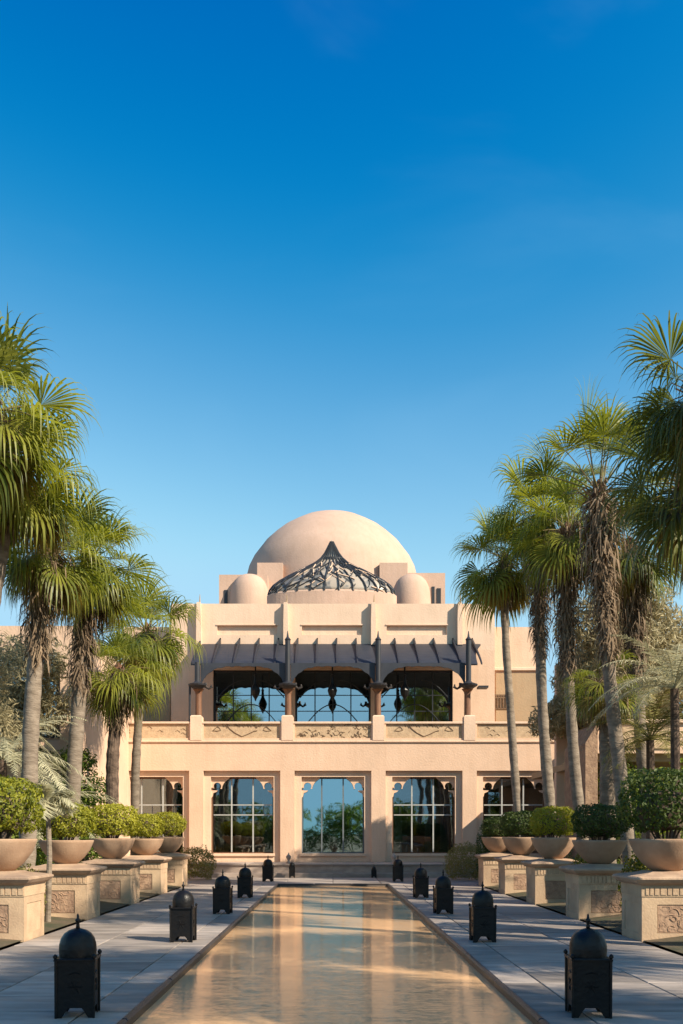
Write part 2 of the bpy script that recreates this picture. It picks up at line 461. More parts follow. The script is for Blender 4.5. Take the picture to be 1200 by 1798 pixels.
# pool coping, one length of stone after another
cop = empty('pool_coping', (0, 20, 0), 'dark stone coping rim running round the long reflecting pool', 'coping')
for s in (-1, 1):
    y = -3.0; k = 0
    while y < Y_END - .01:
        y2 = min(y + 2.16, Y_END)
        a, b = s * (PW - .015), s * (EDGE - .006)
        m_ = MB().chamfer(min(a, b), max(a, b), y + .004, y2 - .004, -.075, .028, .02)
        part(m_, 'coping_stone', 'coping', cop)
        y = y2
for i in range(3):
    x0 = -EDGE + i * 2 * EDGE / 3
    part(MB().chamfer(x0 + .004, x0 + 2 * EDGE / 3 - .004, Y_END + .002, Y_END + .07, -.075, .03, .02), 'coping_stone', 'coping', cop)

# planting beds
for s in (-1, 1):
    b = MB()
    n = 24; X0, X1 = 4.66, 34.0
    YA, YB = -6.0, 29.3
    for i in range(n):
        for j in range(n * 2):
            def P(i, j):
                x = X0 + (X1 - X0) * (i / n) ** 2; y = YA + (YB - YA) * j / (n * 2)
                h = .02 + .10 * min(1, (x - X0) / 1.2) + .10 * noise.noise((x * .6 * s, y * .6, 3)) * min(1, (x - X0))
                return (s * x, y, h)
            b.quad(P(i, j), P(i + 1, j), P(i + 1, j + 1), P(i, j + 1))
    o = solid(b, 'planting_bed', 'bed', (s * 8, 12, 0), kind='structure')

# platform with two steps before the building
plat = MB(); plat.box(-9.6, 9.6, 34.9, 50, -.1, .44)
platform = solid(plat, 'terrace_platform', 'step', (0, 37, 0), kind='structure')
def pstone(x0, x1, y0, y1, z0, z1):
    part(MB().chamfer(x0 + .004, x1 - .004, y0, y1, z0, z1, .012), 'step_stone', 'step', platform)
n = 12
for i in range(n):
    x0 = -9.6 + 19.2 * i / n; x1 = x0 + 19.2 / n
    pstone(x0, x1, 34.42, 34.9, -.05, .16)
    pstone(x0, x1, 34.72, 34.96, .162, .44)
    pstone(x0, x1, 34.66, 36.98, .442, .50)

# ================================================================== MAIN BUILDING
B = empty('domed_hotel', (0, 37, .5), 'sand coloured building with big dome, dark terrace canopy and five arched bays', 'building')
BAY = 3.7
def wall_open(xs0, xs1, z0, z1, y0, y1, ops):
    """wall slab in XZ with rectangular openings, as boxes"""
    m = MB()
    xs = sorted({xs0, xs1, *[o[0] for o in ops], *[o[1] for o in ops]})
    for a, b in zip(xs, xs[1:]):
        cut = sorted([(o[2], o[3]) for o in ops if o[0] <= a + 1e-6 and o[1] >= b - 1e-6])
        z = z0
        for c0, c1 in cut:
            if c0 > z + 1e-6: m.box(a, b, y0, y1, z, c0)
            z = max(z, c1)
        if z < z1 - 1e-6: m.box(a, b, y0, y1, z, z1)
    return m
HW = 9.46
ops = [(i * BAY - 1.56, i * BAY + 1.56, .5, 4.21) for i in range(-2, 3)]
part(wall_open(-HW, HW, .5, 5.36, 37.0, 37.16, ops), 'wall', 'stucco', B)
part(MB().box(-HW, -HW + .3, 37.161, 50, .5, 5.36), 'wall', 'stucco', B)
part(MB().box(HW - .3, HW, 37.161, 50, .5, 5.36), 'wall', 'stucco', B)
part(MB().box(-HW, HW, 49.7, 50, .5, 11.6), 'wall', 'stucco', B)
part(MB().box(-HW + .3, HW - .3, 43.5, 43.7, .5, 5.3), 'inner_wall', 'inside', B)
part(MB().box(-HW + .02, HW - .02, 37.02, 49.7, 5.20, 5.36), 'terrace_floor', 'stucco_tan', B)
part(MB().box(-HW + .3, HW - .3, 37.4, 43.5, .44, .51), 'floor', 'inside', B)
# ledge under the balustrade
part(MB().chamfer(-HW - .03, HW + .03, 36.94, 37.3, 5.362, 5.44, .02), 'ledge', 'stucco', B)

def spandrel(xj, xdir, ztop, W):
    """lobed corner of a bay arch with a keyhole; xj jamb, xdir towards the middle"""
    P = []
    def a(u, v): P.append((xj + xdir * u * W, ztop - v * W))
    a(0, 0); a(.30, 0)
    for t in range(1, 9):
        q = t / 8
        a(.30 - .135 * q - .03 * math.sin(q * math.pi), .02 + .17 * q ** 1.15)
    cx, cy, r = .095, .15, .062
    for t in range(0, 13):
        ang = R(38 - t * 256 / 12 * 1.0)
        a(cx + r * math.cos(ang), cy + r * math.sin(ang))
    a(.03, cy + .02); a(.0, cy + .02)
    m = MB(); m.prism_y(P, 37.31, 37.37)
    m2 = [(xj, ztop - .212 * W), (xj + xdir * .10 * W, ztop - .215 * W), (xj + xdir * .085 * W, ztop - .235 * W),
          (xj + xdir * .03 * W, ztop - .26 * W), (xj + xdir * .02 * W, ztop - .31 * W), (xj, ztop - .33 * W)]
    m.prism_y(m2, 37.31, 37.37)
    return m
for i in range(-2, 3):
    cx = i * BAY
    # surround layer
    part(wall_open(cx - 1.60, cx + 1.60, .5, 4.25, 37.162, 37.31, [(cx - 1.28, cx + 1.28, .84, 3.97)]), 'window_surround', 'stucco_top', B)
    m = MB().chamfer(cx - 1.34, cx + 1.34, 37.09, 37.161, .742, .845, .012)
    part(m, 'sill', 'stucco_top', B)
    W = 2.56
    wx0, wx1, wz0, wz1 = cx - 1.30, cx + 1.30, .82, 3.99
    centre = (i == 0)
    fm = 'frame_grey' if centre else 'frame_white'
    fr = MB()
    fr.box(wx0, wx0 + .07, 37.42, 37.5, wz0, wz1); fr.box(wx1 - .07, wx1, 37.42, 37.5, wz0, wz1)
    fr.box(wx0 + .07, wx1 - .07, 37.42, 37.5, wz1 - .09, wz1); fr.box(wx0 + .07, wx1 - .07, 37.42, 37.5, wz0, wz0 + .07)
    win = part(fr, 'window', fm if centre else 'copper', B)
    for sdir, xj in ((1, cx - 1.28), (-1, cx + 1.28)):
        part(spandrel(xj, sdir, 3.97, W), 'arch_spandrel', 'stucco', win)
    vx = [wx0 + .07, cx - .46, cx + .42, wx1 - .07]
    for x in vx[1:3]:
        part(MB().box(x - .028, x + .028, 37.43, 37.49, wz0 + .07, wz1 - .09), 'mullion', fm, win)
    zs = [wz0 + .07, wz1 - .09]
    if not centre:
        zs = [wz0 + .07, 2.42, 2.83, wz1 - .09]
        for a, b in zip(vx, vx[1:]):
            for z in zs[1:3]:
                part(MB().box(a + .03, b - .03, 37.435, 37.485, z - .022, z + .022), 'glazing_bar', fm, win)
        for x in (cx - .95, cx - .02, cx + .85):
            part(MB().box(x - .012, x + .012, 37.44, 37.48, 2.445, 2.805), 'glazing_bar', 'frame_dark', win)
    for a, b in zip(vx, vx[1:]):
        for c, d in zip(zs, zs[1:]):
            part(MB().box(a + .01, b - .01, 37.452, 37.462, c + .005, d - .005), 'pane', 'glass_teal' if centre else 'glass_clear', win)

# curtains inside the side bays
for i in (-2, -1, 1, 2):
    for dx, w_ in ((-1.0, .34), (.25 * (1 if i > 0 else -1), .26), (.95, .38)):
        cm = MB(); n_ = 14; xa = i * BAY + dx - w_ / 2
        for q in range(n_):
            u0, u1 = xa + w_ * q / n_, xa + w_ * (q + 1) / n_
            ya, yb = 37.95 + .04 * (q % 2), 37.95 + .04 * ((q + 1) % 2)
            cm.quad((u0, ya, .56), (u1, yb, .56), (u1, yb, 2.6 if abs(dx) < .5 else 3.6), (u0, ya, 2.6 if abs(dx) < .5 else 3.6))
        part(cm, 'curtain', 'frame_white', B)
# balustrade along the terrace
POST = [-HW + .23, -1.5 * BAY, -.5 * BAY, .5 * BAY, 1.5 * BAY, HW - .23]
for k, x in enumerate(POST):
    m = MB(); m.chamfer(x - .235, x + .235, 36.93, 37.42, 5.441, 6.46, .05)
    part(m, 'balustrade_post', 'stucco_top', B)
for k in range(5):
    a, b = POST[k] + .236, POST[k + 1] - .236
    p = MB(); p.box(a, b, 37.06, 37.2, 5.45, 6.12)
    pan = part(p, 'balustrade_panel', 'carved', B)
    part(MB().chamfer(a, b, 36.97, 37.3, 6.122, 6.2, .015), 'handrail', 'stucco_top', pan)
    fr = MB(); fr.box(a, a + .07, 37.0, 37.059, 5.445, 6.118); fr.box(b - .07, b, 37.0, 37.059, 5.445, 6.118); fr.box(a + .07, b - .07, 37.0, 37.059, 5.445, 5.53)
    part(fr, 'panel_frame', 'stucco', pan)
    rr = random.Random(40 + k)
    rel = MB(); c = (a + b) / 2
    def vine(pts, r=.014): rel.tube([(x, 37.052, z) for x, z in pts], r, 5)
    if k in (1, 3):
        vine([(c - .62, 6.08), (c - .5, 5.92), (c - .3, 5.76), (c, 5.6), (c + .25, 5.7), (c + .5, 5.82), (c + .62, 5.84)], .018)
        for sx in (-1, 1):
            vine([(c + sx * 1.0, 6.0), (c + sx * 1.12, 5.9), (c + sx * 1.2, 5.84), (c + sx * 1.0, 5.82), (c + sx * .86, 5.86), (c + sx * .93, 5.97), (c + sx * 1.0, 6.0)])
            vine([(c + sx * .8, 6.1), (c + sx * .74, 6.0), (c + sx * .66, 6.04), (c + sx * .6, 5.94), (c + sx * .5, 6.06)], .012)
        for q in range(6):
            x = c + rr.uniform(-.5, .5); vine([(x, 6.1), (x + .06, 6.02), (x + .12, 6.07), (x + .2, 5.98)], .01)
    elif k == 2:
        for q in range(46):
            x = rr.uniform(a + .14, b - .2); z = rr.uniform(5.6, 6.04); pts = [(x, z)]
            for _ in range(4):
                x += rr.uniform(-.1, .12); z = min(6.08, max(5.56, z + rr.uniform(-.08, .08))); pts.append((x, z))
            vine(pts, rr.uniform(.007, .014))
    else:
        for q in range(9):
            x = rr.uniform(a + .2, b - .3); z = rr.uniform(5.65, 6.0)
            vine([(x, z), (x + .1, z + .05), (x + .2, z - .03)], .008)
    part(rel, 'relief', 'relief', pan, kind='stuff')

# upper storey: wall set back behind the terrace
UX = 7.1
UW = [(i * 3.6 - 1.66, i * 3.6 + 1.66, 5.36, 8.85) for i in (-1, 0, 1)]
PANELS = [(-5.08, -2.45, 10.38, 10.8), (-1.36, 1.28, 10.38, 10.8), (2.36, 5.0, 10.38, 10.8)]
part(wall_open(-UX, UX, 5.36, 9.7, 40.0, 40.3, UW), 'upper_wall', 'stucco', B)
part(wall_open(-UX, UX, 9.701, 11.75, 40.0, 40.12, PANELS), 'parapet_wall', 'stucco_top', B)
part(MB().box(-UX + .01, UX - .01, 40.121, 40.3, 9.701, 11.70), 'parapet_wall', 'stucco_top', B)
part(MB().box(-UX, -UX + .3, 40.301, 49.7, 5.36, 11.6), 'upper_wall', 'stucco', B)
part(MB().box(UX - .3, UX, 40.301, 49.7, 5.36, 11.6), 'upper_wall', 'stucco', B)
part(MB().box(-UX + .3, UX - .3, 40.301, 49.7, 11.25, 11.4), 'flat_roof', 'stucco_tan', B)
part(MB().box(-UX + .3, UX - .3, 45, 45.2, 5.37, 11.2), 'inner_wall', 'inside', B)
for (a, b, z0, z1) in PANELS:
    m = MB(); m.box(a - .04, b + .04, 39.96, 39.999, z1, z1 + .05)
    part(m, 'panel_hood', 'stucco_top', B)
for px in (350, 502, 655, 806):
    x = (px - 585) * .025
    m = MB(); m.prism_y([(x - .09, 9.9), (x + .13, 9.9), (x + .12, 11.0), (x + .09, 11.75), (x - .07, 11.75), (x - .09, 11.0)], 39.72, 39.999)
    part(m, 'pier', 'stucco_top', B)
    part(MB().tube([(x + .05, 39.86, 11.751), (x + .055, 39.86, 12.12)], [.04, .012], 6), 'spike', 'stucco_tan', B)
# set back side blocks of the upper storey
for s in (-1, 1):
    m = MB()
    if s == 1: m.box(UX + .001, HW, 41.2, 49.69, 5.361, 11.0)
    else: m.box(-HW, -UX - .001, 41.2, 49.69, 5.361, 11.0)
    part(m, 'side_block', 'stucco', B)
    a, b = sorted((s * (UX + .25), s * (HW - .2)))
    part(MB().box(a, b, 41.1, 41.199, 5.45, 8.9), 'shaded_side_panel', 'stucco_tan', B)  # side wall in shade; the darkness is put into its tan colour
    part(MB().chamfer(a - .2, b + .19, 41.02, 41.199, 9.02, 9.14, .02), 'string_course', 'stucco_top', B)
vx = 7.62; vm = MB()
for k in range(6): vm.box(vx - .35 + k * .13, vx - .30 + k * .13, 41.04, 41.09, 7.32, 7.75)
vm.box(vx - .38, vx + .40, 41.05, 41.095, 7.28, 7.32); vm.box(vx - .38, vx + .40, 41.05, 41.095, 7.755, 7.81)
vm.box(vx - .38, vx + .40, 41.05, 41.095, 7.88, 7.93)
for k in range(9): vm.box(vx - .37 + k * .085, vx - .33 + k * .085, 41.05, 41.095, 7.81, 7.88)
vm.box(vx - .42, vx - .38, 41.05, 41.095, 7.28, 7.95)
part(vm, 'wall_grille', 'relief', B)

# upper windows
for i in (-1, 0, 1):
    cx = i * 3.6; x0, x1, z0, z1 = cx - 1.66, cx + 1.66, 5.37, 8.84
    fr = MB()
    fr.box(x0, x0 + .08, 40.12, 40.2, z0, z1); fr.box(x1 - .08, x1, 40.12, 40.2, z0, z1)
    fr.box(x0 + .08, x1 - .08, 40.12, 40.2, z1 - .1, z1); fr.box(x0 + .08, x1 - .08, 40.12, 40.2, z0, z0 + .08)
    win = part(fr, 'terrace_window', 'frame_dark', B)
    vxs = [x0 + .08] + [x0 + .08 + (x1 - x0 - .16) * k / 4 for k in (1, 2, 3)] + [x1 - .08]
    zs = [z0 + .08, 6.45, 7.05, 7.75, z1 - .1]
    for x in vxs[1:4]: part(MB().box(x - .025, x + .025, 40.13, 40.19, z0 + .08, z1 - .1), 'mullion', 'frame_dark', win)
    for a, b in zip(vxs, vxs[1:]):
        for z in zs[1:4]: part(MB().box(a + .026, b - .026, 40.135, 40.185, z - .018, z + .018), 'glazing_bar', 'frame_dark', win)
        for c, d in zip(zs, zs[1:]): part(MB().box(a + .01, b - .01, 40.15, 40.16, c, d), 'pane', 'glass_blue', win)
    tr = MB()
    for s in (-1, 1):
        tr.tube([(cx + s * (1.45 - 1.45 * t / 10), 40.10, 6.1 + 1.25 * math.sin(t / 10 * math.pi / 2)) for t in range(11)], .018, 6)
        tr.tube([(cx + s * (.3 + 1.15 * t / 8), 40.10, 8.4 - .75 * (t / 8) ** 2) for t in range(9)], .022, 6)
    part(tr, 'tracery', 'frame_dark', win)

# dark sloping canopy over the terrace
CX0, CX1 = -5.85, 5.95
CY0, CY1, CZ0, CZ1 = 37.45, 39.99, 8.62, 9.98
can = MB()
n = 10
def cz(t): return CZ0 + (CZ1 - CZ0) * (t ** 0.85)
for i in range(n):
    t0, t1 = i / n, (i + 1) / n
    e0, e1 = 0.55 * t0 ** 2, .55 * t1 ** 2
    ya, yb = CY0 + (CY1 - CY0) * t0, CY0 + (CY1 - CY0) * t1
    L0, L1, Q0, Q1 = CX0, CX0, CX1 + e0, CX1 + e1
    for off in (0, -.05):
        can.quad((L0, ya, cz(t0) + off), (Q0, ya, cz(t0) + off), (Q1, yb, cz(t1) + off), (L1, yb, cz(t1) + off))
canopy = part(can, 'canopy', 'canopy', B)
for k in range(15):
    x = CX0 + .06 + k * (CX1 - CX0 + .1) / 14
    m = MB()
    pts = []
    ee = .55 if k == 14 else 0
    for t in range(0, 9): pts.append((x, CY0 + (CY1 - CY0) * t / 8 - .02, cz(t / 8) + .06 + .16 * (t / 8) ** 1.5))
    low = [(x, CY0 + (CY1 - CY0) * t / 8 - .02, cz(t / 8) - .02) for t in range(0, 9)]
    q = [(p[1], p[2]) for p in pts] + [(39.97, CZ1 + .26)] + [(p[1], p[2]) for p in reversed(low)]
    n0 = len(m.v); kk = len(q)
    m.v += [(x - .03, a, b) for a, b in q] + [(x + .03, a, b) for a, b in q]
    m.f.append(tuple(range(n0, n0 + kk))); m.f.append(tuple(reversed(range(n0 + kk, n0 + 2 * kk))))
    for a in range(kk):
        b = (a + 1) % kk; m.f.append((n0 + a, n0 + kk + a, n0 + kk + b, n0 + b))
    part(m, 'rafter', 'canopy_rib', canopy)
# scalloped valance between the posts
PX = [-1.5 * BAY, -.5 * BAY, .5 * BAY, 1.5 * BAY]
for k in range(3):
    a, b = PX[k] + .12, PX[k + 1] - .12
    c = (a + b) / 2; hw = (b - a) / 2
    poly = [(a, 8.66), (a, 7.72)]
    for t in range(1, 24):
        u = -1 + 2 * t / 24
        z = 7.80 + .70 * (1 - abs(u) ** 4.2) + .04 * abs(math.sin(u * math.pi * 4))
        if abs(u) > .86: z -= .02
        poly.append((c + u * hw, z))
    poly += [(b, 7.72), (b, 8.66)]
    part(MB().prism_y(poly, 37.40, 37.449), 'valance', 'canopy', canopy)
    for s in (-1, 1):
        xx = c + s * hw * .9
        part(MB().tube([(xx, 37.55, 7.86), (xx - s * .02, 37.55, 7.7), (xx - s * .14, 37.55, 7.62), (xx - s * .26, 37.55, 7.7), (xx - s * .24, 37.55, 7.8)], [.07, .06, .045, .065, .03], 7), 'bracket', 'valance', canopy, smooth=True)
for k, x in enumerate(PX):
    m = MB(); m.lathe([(.17, 5.45), (.17, 5.6), (.14, 5.65), (.13, 7.4), (.15, 7.5), (.24, 7.62)], (x, 37.62), 14)
    col = part(m, 'column', 'copper', B)
    m = MB(); m.lathe([(.2, 7.6), (.36, 7.7), (.38, 7.76), (.16, 7.84), (.11, 7.9), (.11, 9.55), (.13, 9.6), (.05, 9.7), (.015, 9.95)][:(9 if k else 5)] + ([] if k else [(.11, 7.9), (.11, 8.66)]), (x, 37.3), 14)
    part(m, 'post', 'canopy_rib', col, smooth=False)
part(MB().tube([(-5.86, 37.3, 5.45), (-5.86, 37.3, 7.72)], .05, 8), 'thin_post', 'canopy_rib', B)
part(MB().box(5.95, 6.35, 37.2, 37.7, 7.62, 7.70), 'corner_bracket', 'canopy_rib', B)

# roof blocks, dome, apses, cupola
prof = [(152, 190), (152, 150), (150, 118), (145, 98), (137, 82), (118, 56.5), (102, 41.5), (89, 31), (74, 22), (56, 12.5), (38, 6.2), (20, 2), (8, .3), (.5, 0)]
s50 = 50 / F
part(MB().lathe([(r * s50, CAMH + (1466 - 903 - t) * s50) for r, t in prof], (-.06, 50), 72), 'dome', 'dome', B, smooth=True)
def rb(px0, px1, py, d0, d1, name='roof_block', m='dome'):
    a = at(px0, py, d0); b = at(px1, py, d0)
    return part(MB().box(a.x, b.x, d0, d1, 11.4, a.z), name, m, B)
rb(385, 470, 1009, 44.6, 47.0); rb(715, 782, 1006, 44.6, 47.0)
rb(452, 497, 988, 45.6, 46.4); rb(667, 716, 988, 45.6, 46.4)
for px, r in ((437, 36), (724, 35)):
    s_ = 44.3 / F
    c = at(px, 1004, 44.3)
    pr = [(r * s_ * q, c.z - t * s_) for q, t in ((1.02, 110), (1.0, 62), (.985, 46), (.95, 34), (.88, 23), (.76, 13.5), (.58, 6.6), (.38, 2.6), (.18, .6), (.02, 0))]
    part(MB().lathe(pr, (c.x, 44.75), 36), 'apse_dome', 'dome', B, smooth=True)
for px0, px1, py0, py1 in ((394, 400, 1036, 1060), (758.5, 763.5, 1030, 1060), (767.5, 774.5, 1033, 1060)):
    a, b = at(px0, py0, 44.58), at(px1, py1, 44.58)
    part(MB().box(a.x, b.x, 44.56, 44.599, b.z - .3, a.z), 'slit_window', 'frame_dark', B)
cc = at(583, 1048, 42.6); s_ = 42.6 / F; SY = .34
part(MB().lathe([(114 * s_, 11.4), (114 * s_, cc.z + .02), (110 * s_, cc.z + .1), (.3, cc.z + .12)], (cc.x, 42.6), 56, sy=SY), 'cupola_drum', 'dome', B, smooth=False)
cprof = [(111, 1047), (109, 1039), (102, 1030), (90, 1021), (74, 1012), (57, 1003), (40, 995), (27, 988), (18, 980), (12, 972), (7, 962), (3.5, 955), (.5, 948)]
cp = [(r * s_, CAMH + (1466 - py) * s_) for r, py in cprof]
cup = part(MB().lathe(cp, (cc.x, 42.6), 28, sy=SY), 'cupola', 'cream', B, smooth=True)
def on_cup(t, ang, off=.03):
    i = min(int(t), len(cp) - 2); f = t - i
    r = cp[i][0] * (1 - f) + cp[i + 1][0] * f; z = cp[i][1] * (1 - f) + cp[i + 1][1] * f
    r += off
    return (cc.x + r * math.cos(ang), 42.6 + r * math.sin(ang) * SY - .01, z + off * .5)
for k in range(14):
    an = R(180 + 180 * (k + .5) / 14)
    part(MB().tube([on_cup(t * .5, an) for t in range(0, 24)], [.045 - .0013 * t for t in range(24)], 6), 'cupola_rib', 'frame_dark', cup)
rr = random.Random(5)
for k in range(130):
    t = rr.uniform(0, 5.6); an = R(rr.uniform(184, 356)); da = R(rr.choice((-1, 1)) * rr.uniform(5, 16)); dt = rr.uniform(.8, 2.2)
    pts = [on_cup(min(t + dt * q / 4, 8), an + da * q / 4 + .02 * math.sin(q), .035) for q in range(5)]
    part(MB().tube(pts, rr.uniform(.014, .032), 5), 'lattice_branch', rr.choice(('frame_dark', 'frame_dark', 'frame_dark', 'stucco_top')), cup)
part(MB().lathe([(20 * s_, CAMH + (1466 - 984) * s_), (20 * s_, CAMH + (1466 - 980) * s_), (16 * s_, CAMH + (1466 - 979) * s_)], (cc.x, 42.6), 20, sy=SY + .1), 'cupola_collar', 'frame_dark', cup)

# hanging lanterns of the terrace
for k, (px, lab) in enumerate(((449, 'left'), (584, 'middle'), (711, 'right'))):
    c = at(px, 1210, 38.2)
    ml = MB(); z = c.z
    ml.lathe([(.02, z - .50), (.05, z - .4), (.15, z - .25), (.2, z - .06), (.16, z + .08), (.08, z + .24), (.05, z + .5), (.07, z + .58), (.03, z + .62)], (c.x, 38.2), 8)
    e = empty('hanging_lantern', (c.x, 38.2, z - .50), f'dark spindle lantern hanging in the {lab} arch of the terrace', 'lantern', 'lanterns hanging under the canopy')
    part(ml, 'lamp_body', 'iron', e)
    part(MB().tube([(c.x, 38.2, z + .6), (c.x, 38.2, 8.98)], .035, 6), 'chain', 'iron', e)

# things on the terrace
def planter_pot(px, d, lab):
    c = at(px, 1262, d)
    e = empty('terrace_plant', (c.x, d, 5.44), lab, 'plant', 'plants behind the balustrade')
    part(MB().lathe([(.16, 5.37), (.24, 5.8), (.26, 5.86), (.22, 5.86)], (c.x, d), 14), 'pot', 'bowl', e)
    m = MB(); r_ = random.Random(px)
    for q in range(160):
        a = r_.uniform(0, 6.28); el = r_.uniform(.2, 1.4); l = r_.uniform(.2, .65)
        dx, dy, dz = math.cos(a) * math.cos(el), math.sin(a) * math.cos(el), math.sin(el)
        b0 = (c.x, d, 5.85); t = (c.x + dx * l * 1.5, d + dy * l, 5.85 + dz * l)
        m.quad(b0, (b0[0] + dx * l * .7 - dy * .05, b0[1] + dy * l * .7 + dx * .05, b0[2] + dz * l * .75), t, (b0[0] + dx * l * .7 + dy * .05, b0[1] + dy * l * .7 - dx * .05, b0[2] + dz * l * .75))
    part(m, 'foliage', 'croton', e)
planter_pot(497, 37.9, 'bright green potted plant beside the left middle terrace column')
planter_pot(655, 37.9, 'yellowish potted plant beside the right middle terrace column')
planter_pot(362, 37.9, 'potted plant at the far left end of the terrace')

# side wings
WL = empty('garden_wing', (-13, 28, 0), 'shaded wing with blue glazing and pale pillars behind the left palms', 'building')
x0, x1 = at(-220, 0, 28).x, at(128, 0, 28).x
part(MB().box(x0, x1 - .3, 29.2, 38, 0, 8.3), 'wall', 'stucco', WL)
part(MB().box(at(106, 0, 28).x, x1, 28, 29.19, 0, 7.6), 'pillar', 'stucco', WL)
part(MB().box(x0, at(104, 0, 28).x, 28.4, 29.19, 3.9, 4.5), 'parapet', 'stucco', WL)
part(MB().box(x1 - .299, -HW - .01, 31, 38, 0, 4.7), 'link_wall', 'stucco', WL)
for k in range(4):
    b_ = at(103, 0, 29.1).x - k * 1.75; a_ = b_ - 1.62
    f = part(MB().box(a_, b_, 29.1, 29.199, 4.7, 7.4), 'window', 'frame_dark', WL)
    part(MB().box(a_ + .06, b_ - .06, 29.07, 29.098, 4.76, 7.34), 'pane', 'glass_blue', f)
WR = empty('terrace_wing', (13, 26, 0), 'low wing with long cream terrace parapet behind the right palms', 'building')
xr = at(1050, 0, 27).x
part(MB().box(xr, xr + 14, 27, 27.3, 4.02, 4.92), 'parapet', 'stucco', WR)
part(MB().chamfer(xr - .05, xr + 14, 26.9, 27.4, 4.921, 5.02, .02), 'coping', 'stucco_top', WR)
part(MB().box(xr - .002, xr + 14, 27.301, 36, 3.8, 4.02), 'slab', 'stucco_tan', WR)
part(MB().box(xr, xr + 14, 32, 32.3, -.1, 7.6), 'back_wall', 'stucco', WR)
for k in range(5):
    a = xr + .7 + k * 2.3
    f = part(MB().box(a, a + 1.7, 31.9, 31.999, 4.5, 6.9), 'window', 'frame_dark', WR)
    part(MB().box(a + .08, a + 1.62, 31.87, 31.898, 4.58, 6.82), 'pane', 'glass_blue', f)
for k in range(8):
    a = xr + .35 + k * 1.15
    part(MB().box(a, a + .8, 26.95, 26.999, 4.16, 4.8), 'parapet_panel', 'carved', WR)
part(MB().box(HW + .01, HW + 2.4, 36.5, 40, -.1, 5.1), 'link_wall', 'stucco', WR)
part(MB().box(HW + .3, HW + 1.1, 36.42, 36.499, 1.9, 3.8), 'window', 'frame_white', WR)
part(MB().box(HW + .36, HW + 1.04, 36.4, 36.418, 1.96, 3.74), 'pane', 'glass_clear', WR)
ws = MB()
ws.prism_y([(xr - .42, 0), (xr - .06, 0), (xr - .06, 4.9), (xr - .42, 4.3)], 26.8, 29.2)
part(ws, 'stair_wall', 'panel', WR)

# ================================================================== LANTERNS BY THE POOL
def make_lantern():
    e = empty('floor_lantern', (0, 0, 0), 'x', 'lantern', 'black lanterns along the pool')
    hw = .158
    # four sides, each with an arched cut between two feet
    for k in range(4):
        m = MB()
        w_ = hw if k % 2 == 0 else hw - .009
        P = [(-w_, 0), (-w_ * .72, 0), (-w_ * .52, .05), (-w_ * .36, .085), (w_ * .36, .085), (w_ * .52, .05), (w_ * .72, 0), (w_, 0), (w_ * 1.02, .5), (-w_ * 1.02, .5)]
        m.prism_y(P, -hw, -hw + .008)
        q = Matrix.Rotation(k * math.pi / 2, 3, 'Z')
        m.v = [tuple(q @ Vector(p)) for p in m.v]
        sd = part(m, 'side', 'iron', e)
        # hammered star and vents
        s = MB()
        for a in range(6):
            an = a * math.pi / 3
            s.tube([(0.0, -hw - .003, .27), (.06 * math.cos(an), -hw - .003, .27 + .06 * math.sin(an))], .005, 4)
        s.tube([(-.05, -hw - .003, .38), (0, -hw - .003, .395), (.05, -hw - .003, .38)], .005, 4)
        s.v = [tuple(q @ Vector(p)) for p in s.v]
        part(s, 'strap_work', 'iron', sd, kind='stuff')
    for sx in (-1, 1):
        for sy in (-1, 1):
            c = MB()
            c.tube([(sx * (hw + .004), sy * (hw + .004), 0), (sx * (hw + .006), sy * (hw + .006), .52)], .012, 6)
            c.lathe([(.008, .515), (.02, .53), (.02, .545), (.006, .56)], (sx * (hw + .008), sy * (hw + .008)), 8)
            part(c, 'corner_post', 'iron', e)
    part(MB().chamfer(-.178, .178, -.178, .178, .497, .518, .006), 'rim', 'iron', e)
    d = MB()
    pr = [(.160, .512), (.164, .58), (.160, .632), (.146, .682), (.118, .724), (.078, .752), (.03, .767), (.012, .770)]
    n = 40; base = len(d.v)
    for r, z in pr:
        for k in range(n):
            a = 2 * math.pi * k / n; rr_ = r * (1 - .018 * abs(math.cos(a * 4)) ** 6)
            d.v.append((rr_ * math.cos(a), rr_ * math.sin(a), z))
    for i in range(len(pr) - 1):
        for k in range(n):
            k2 = (k + 1) % n; d.f.append((base + i * n + k, base + i * n + k2, base + (i + 1) * n + k2, base + (i + 1) * n + k))
    d.f.append(tuple(base + (len(pr) - 1) * n + k for k in range(n)))
    dm = part(d, 'dome_lid', 'iron', e, smooth=True)
    part(MB().lathe([(.02, .765), (.016, .79), (.014, .82), (.024, .832), (.024, .845), (.012, .855), (.01, .885), (.002, .9)], (0, 0), 10), 'finial', 'iron', dm, smooth=True)
    return e
lan = make_lantern()
LD = [7.95, 13.55, 18.4, 23.1, 31.2]
ORDW = ['nearest the camera', 'second from the camera', 'third from the camera', 'fourth from the camera', 'farthest, by the end of the pool']
first = True
for s, side in ((-1, 'left'), (1, 'right')):
    for k, d in enumerate(LD):
        lab = f'black domed lantern on the {side} pool edge, {ORDW[k]}'
        loc = (s * (2.225 + .36 / d), d + .16, .002); rz = R(rnd.uniform(-7, 7))
        if first:
            lan.location = loc; lan.rotation_euler = (0, 0, rz); lan['label'] = lab; first = False
        else: copy_tree(lan, loc, rz, lab)
copy_tree(lan, (at(513, 1540, 34.0).x, 34.05, .002), .1, 'small black lantern left of centre at the foot of the steps', scale=(.62, .62, .75))
copy_tree(lan, (at(657, 1540, 34.0).x, 34.05, .002), .1, 'small black lantern right of centre at the foot of the steps', scale=(.5, .5, .55))
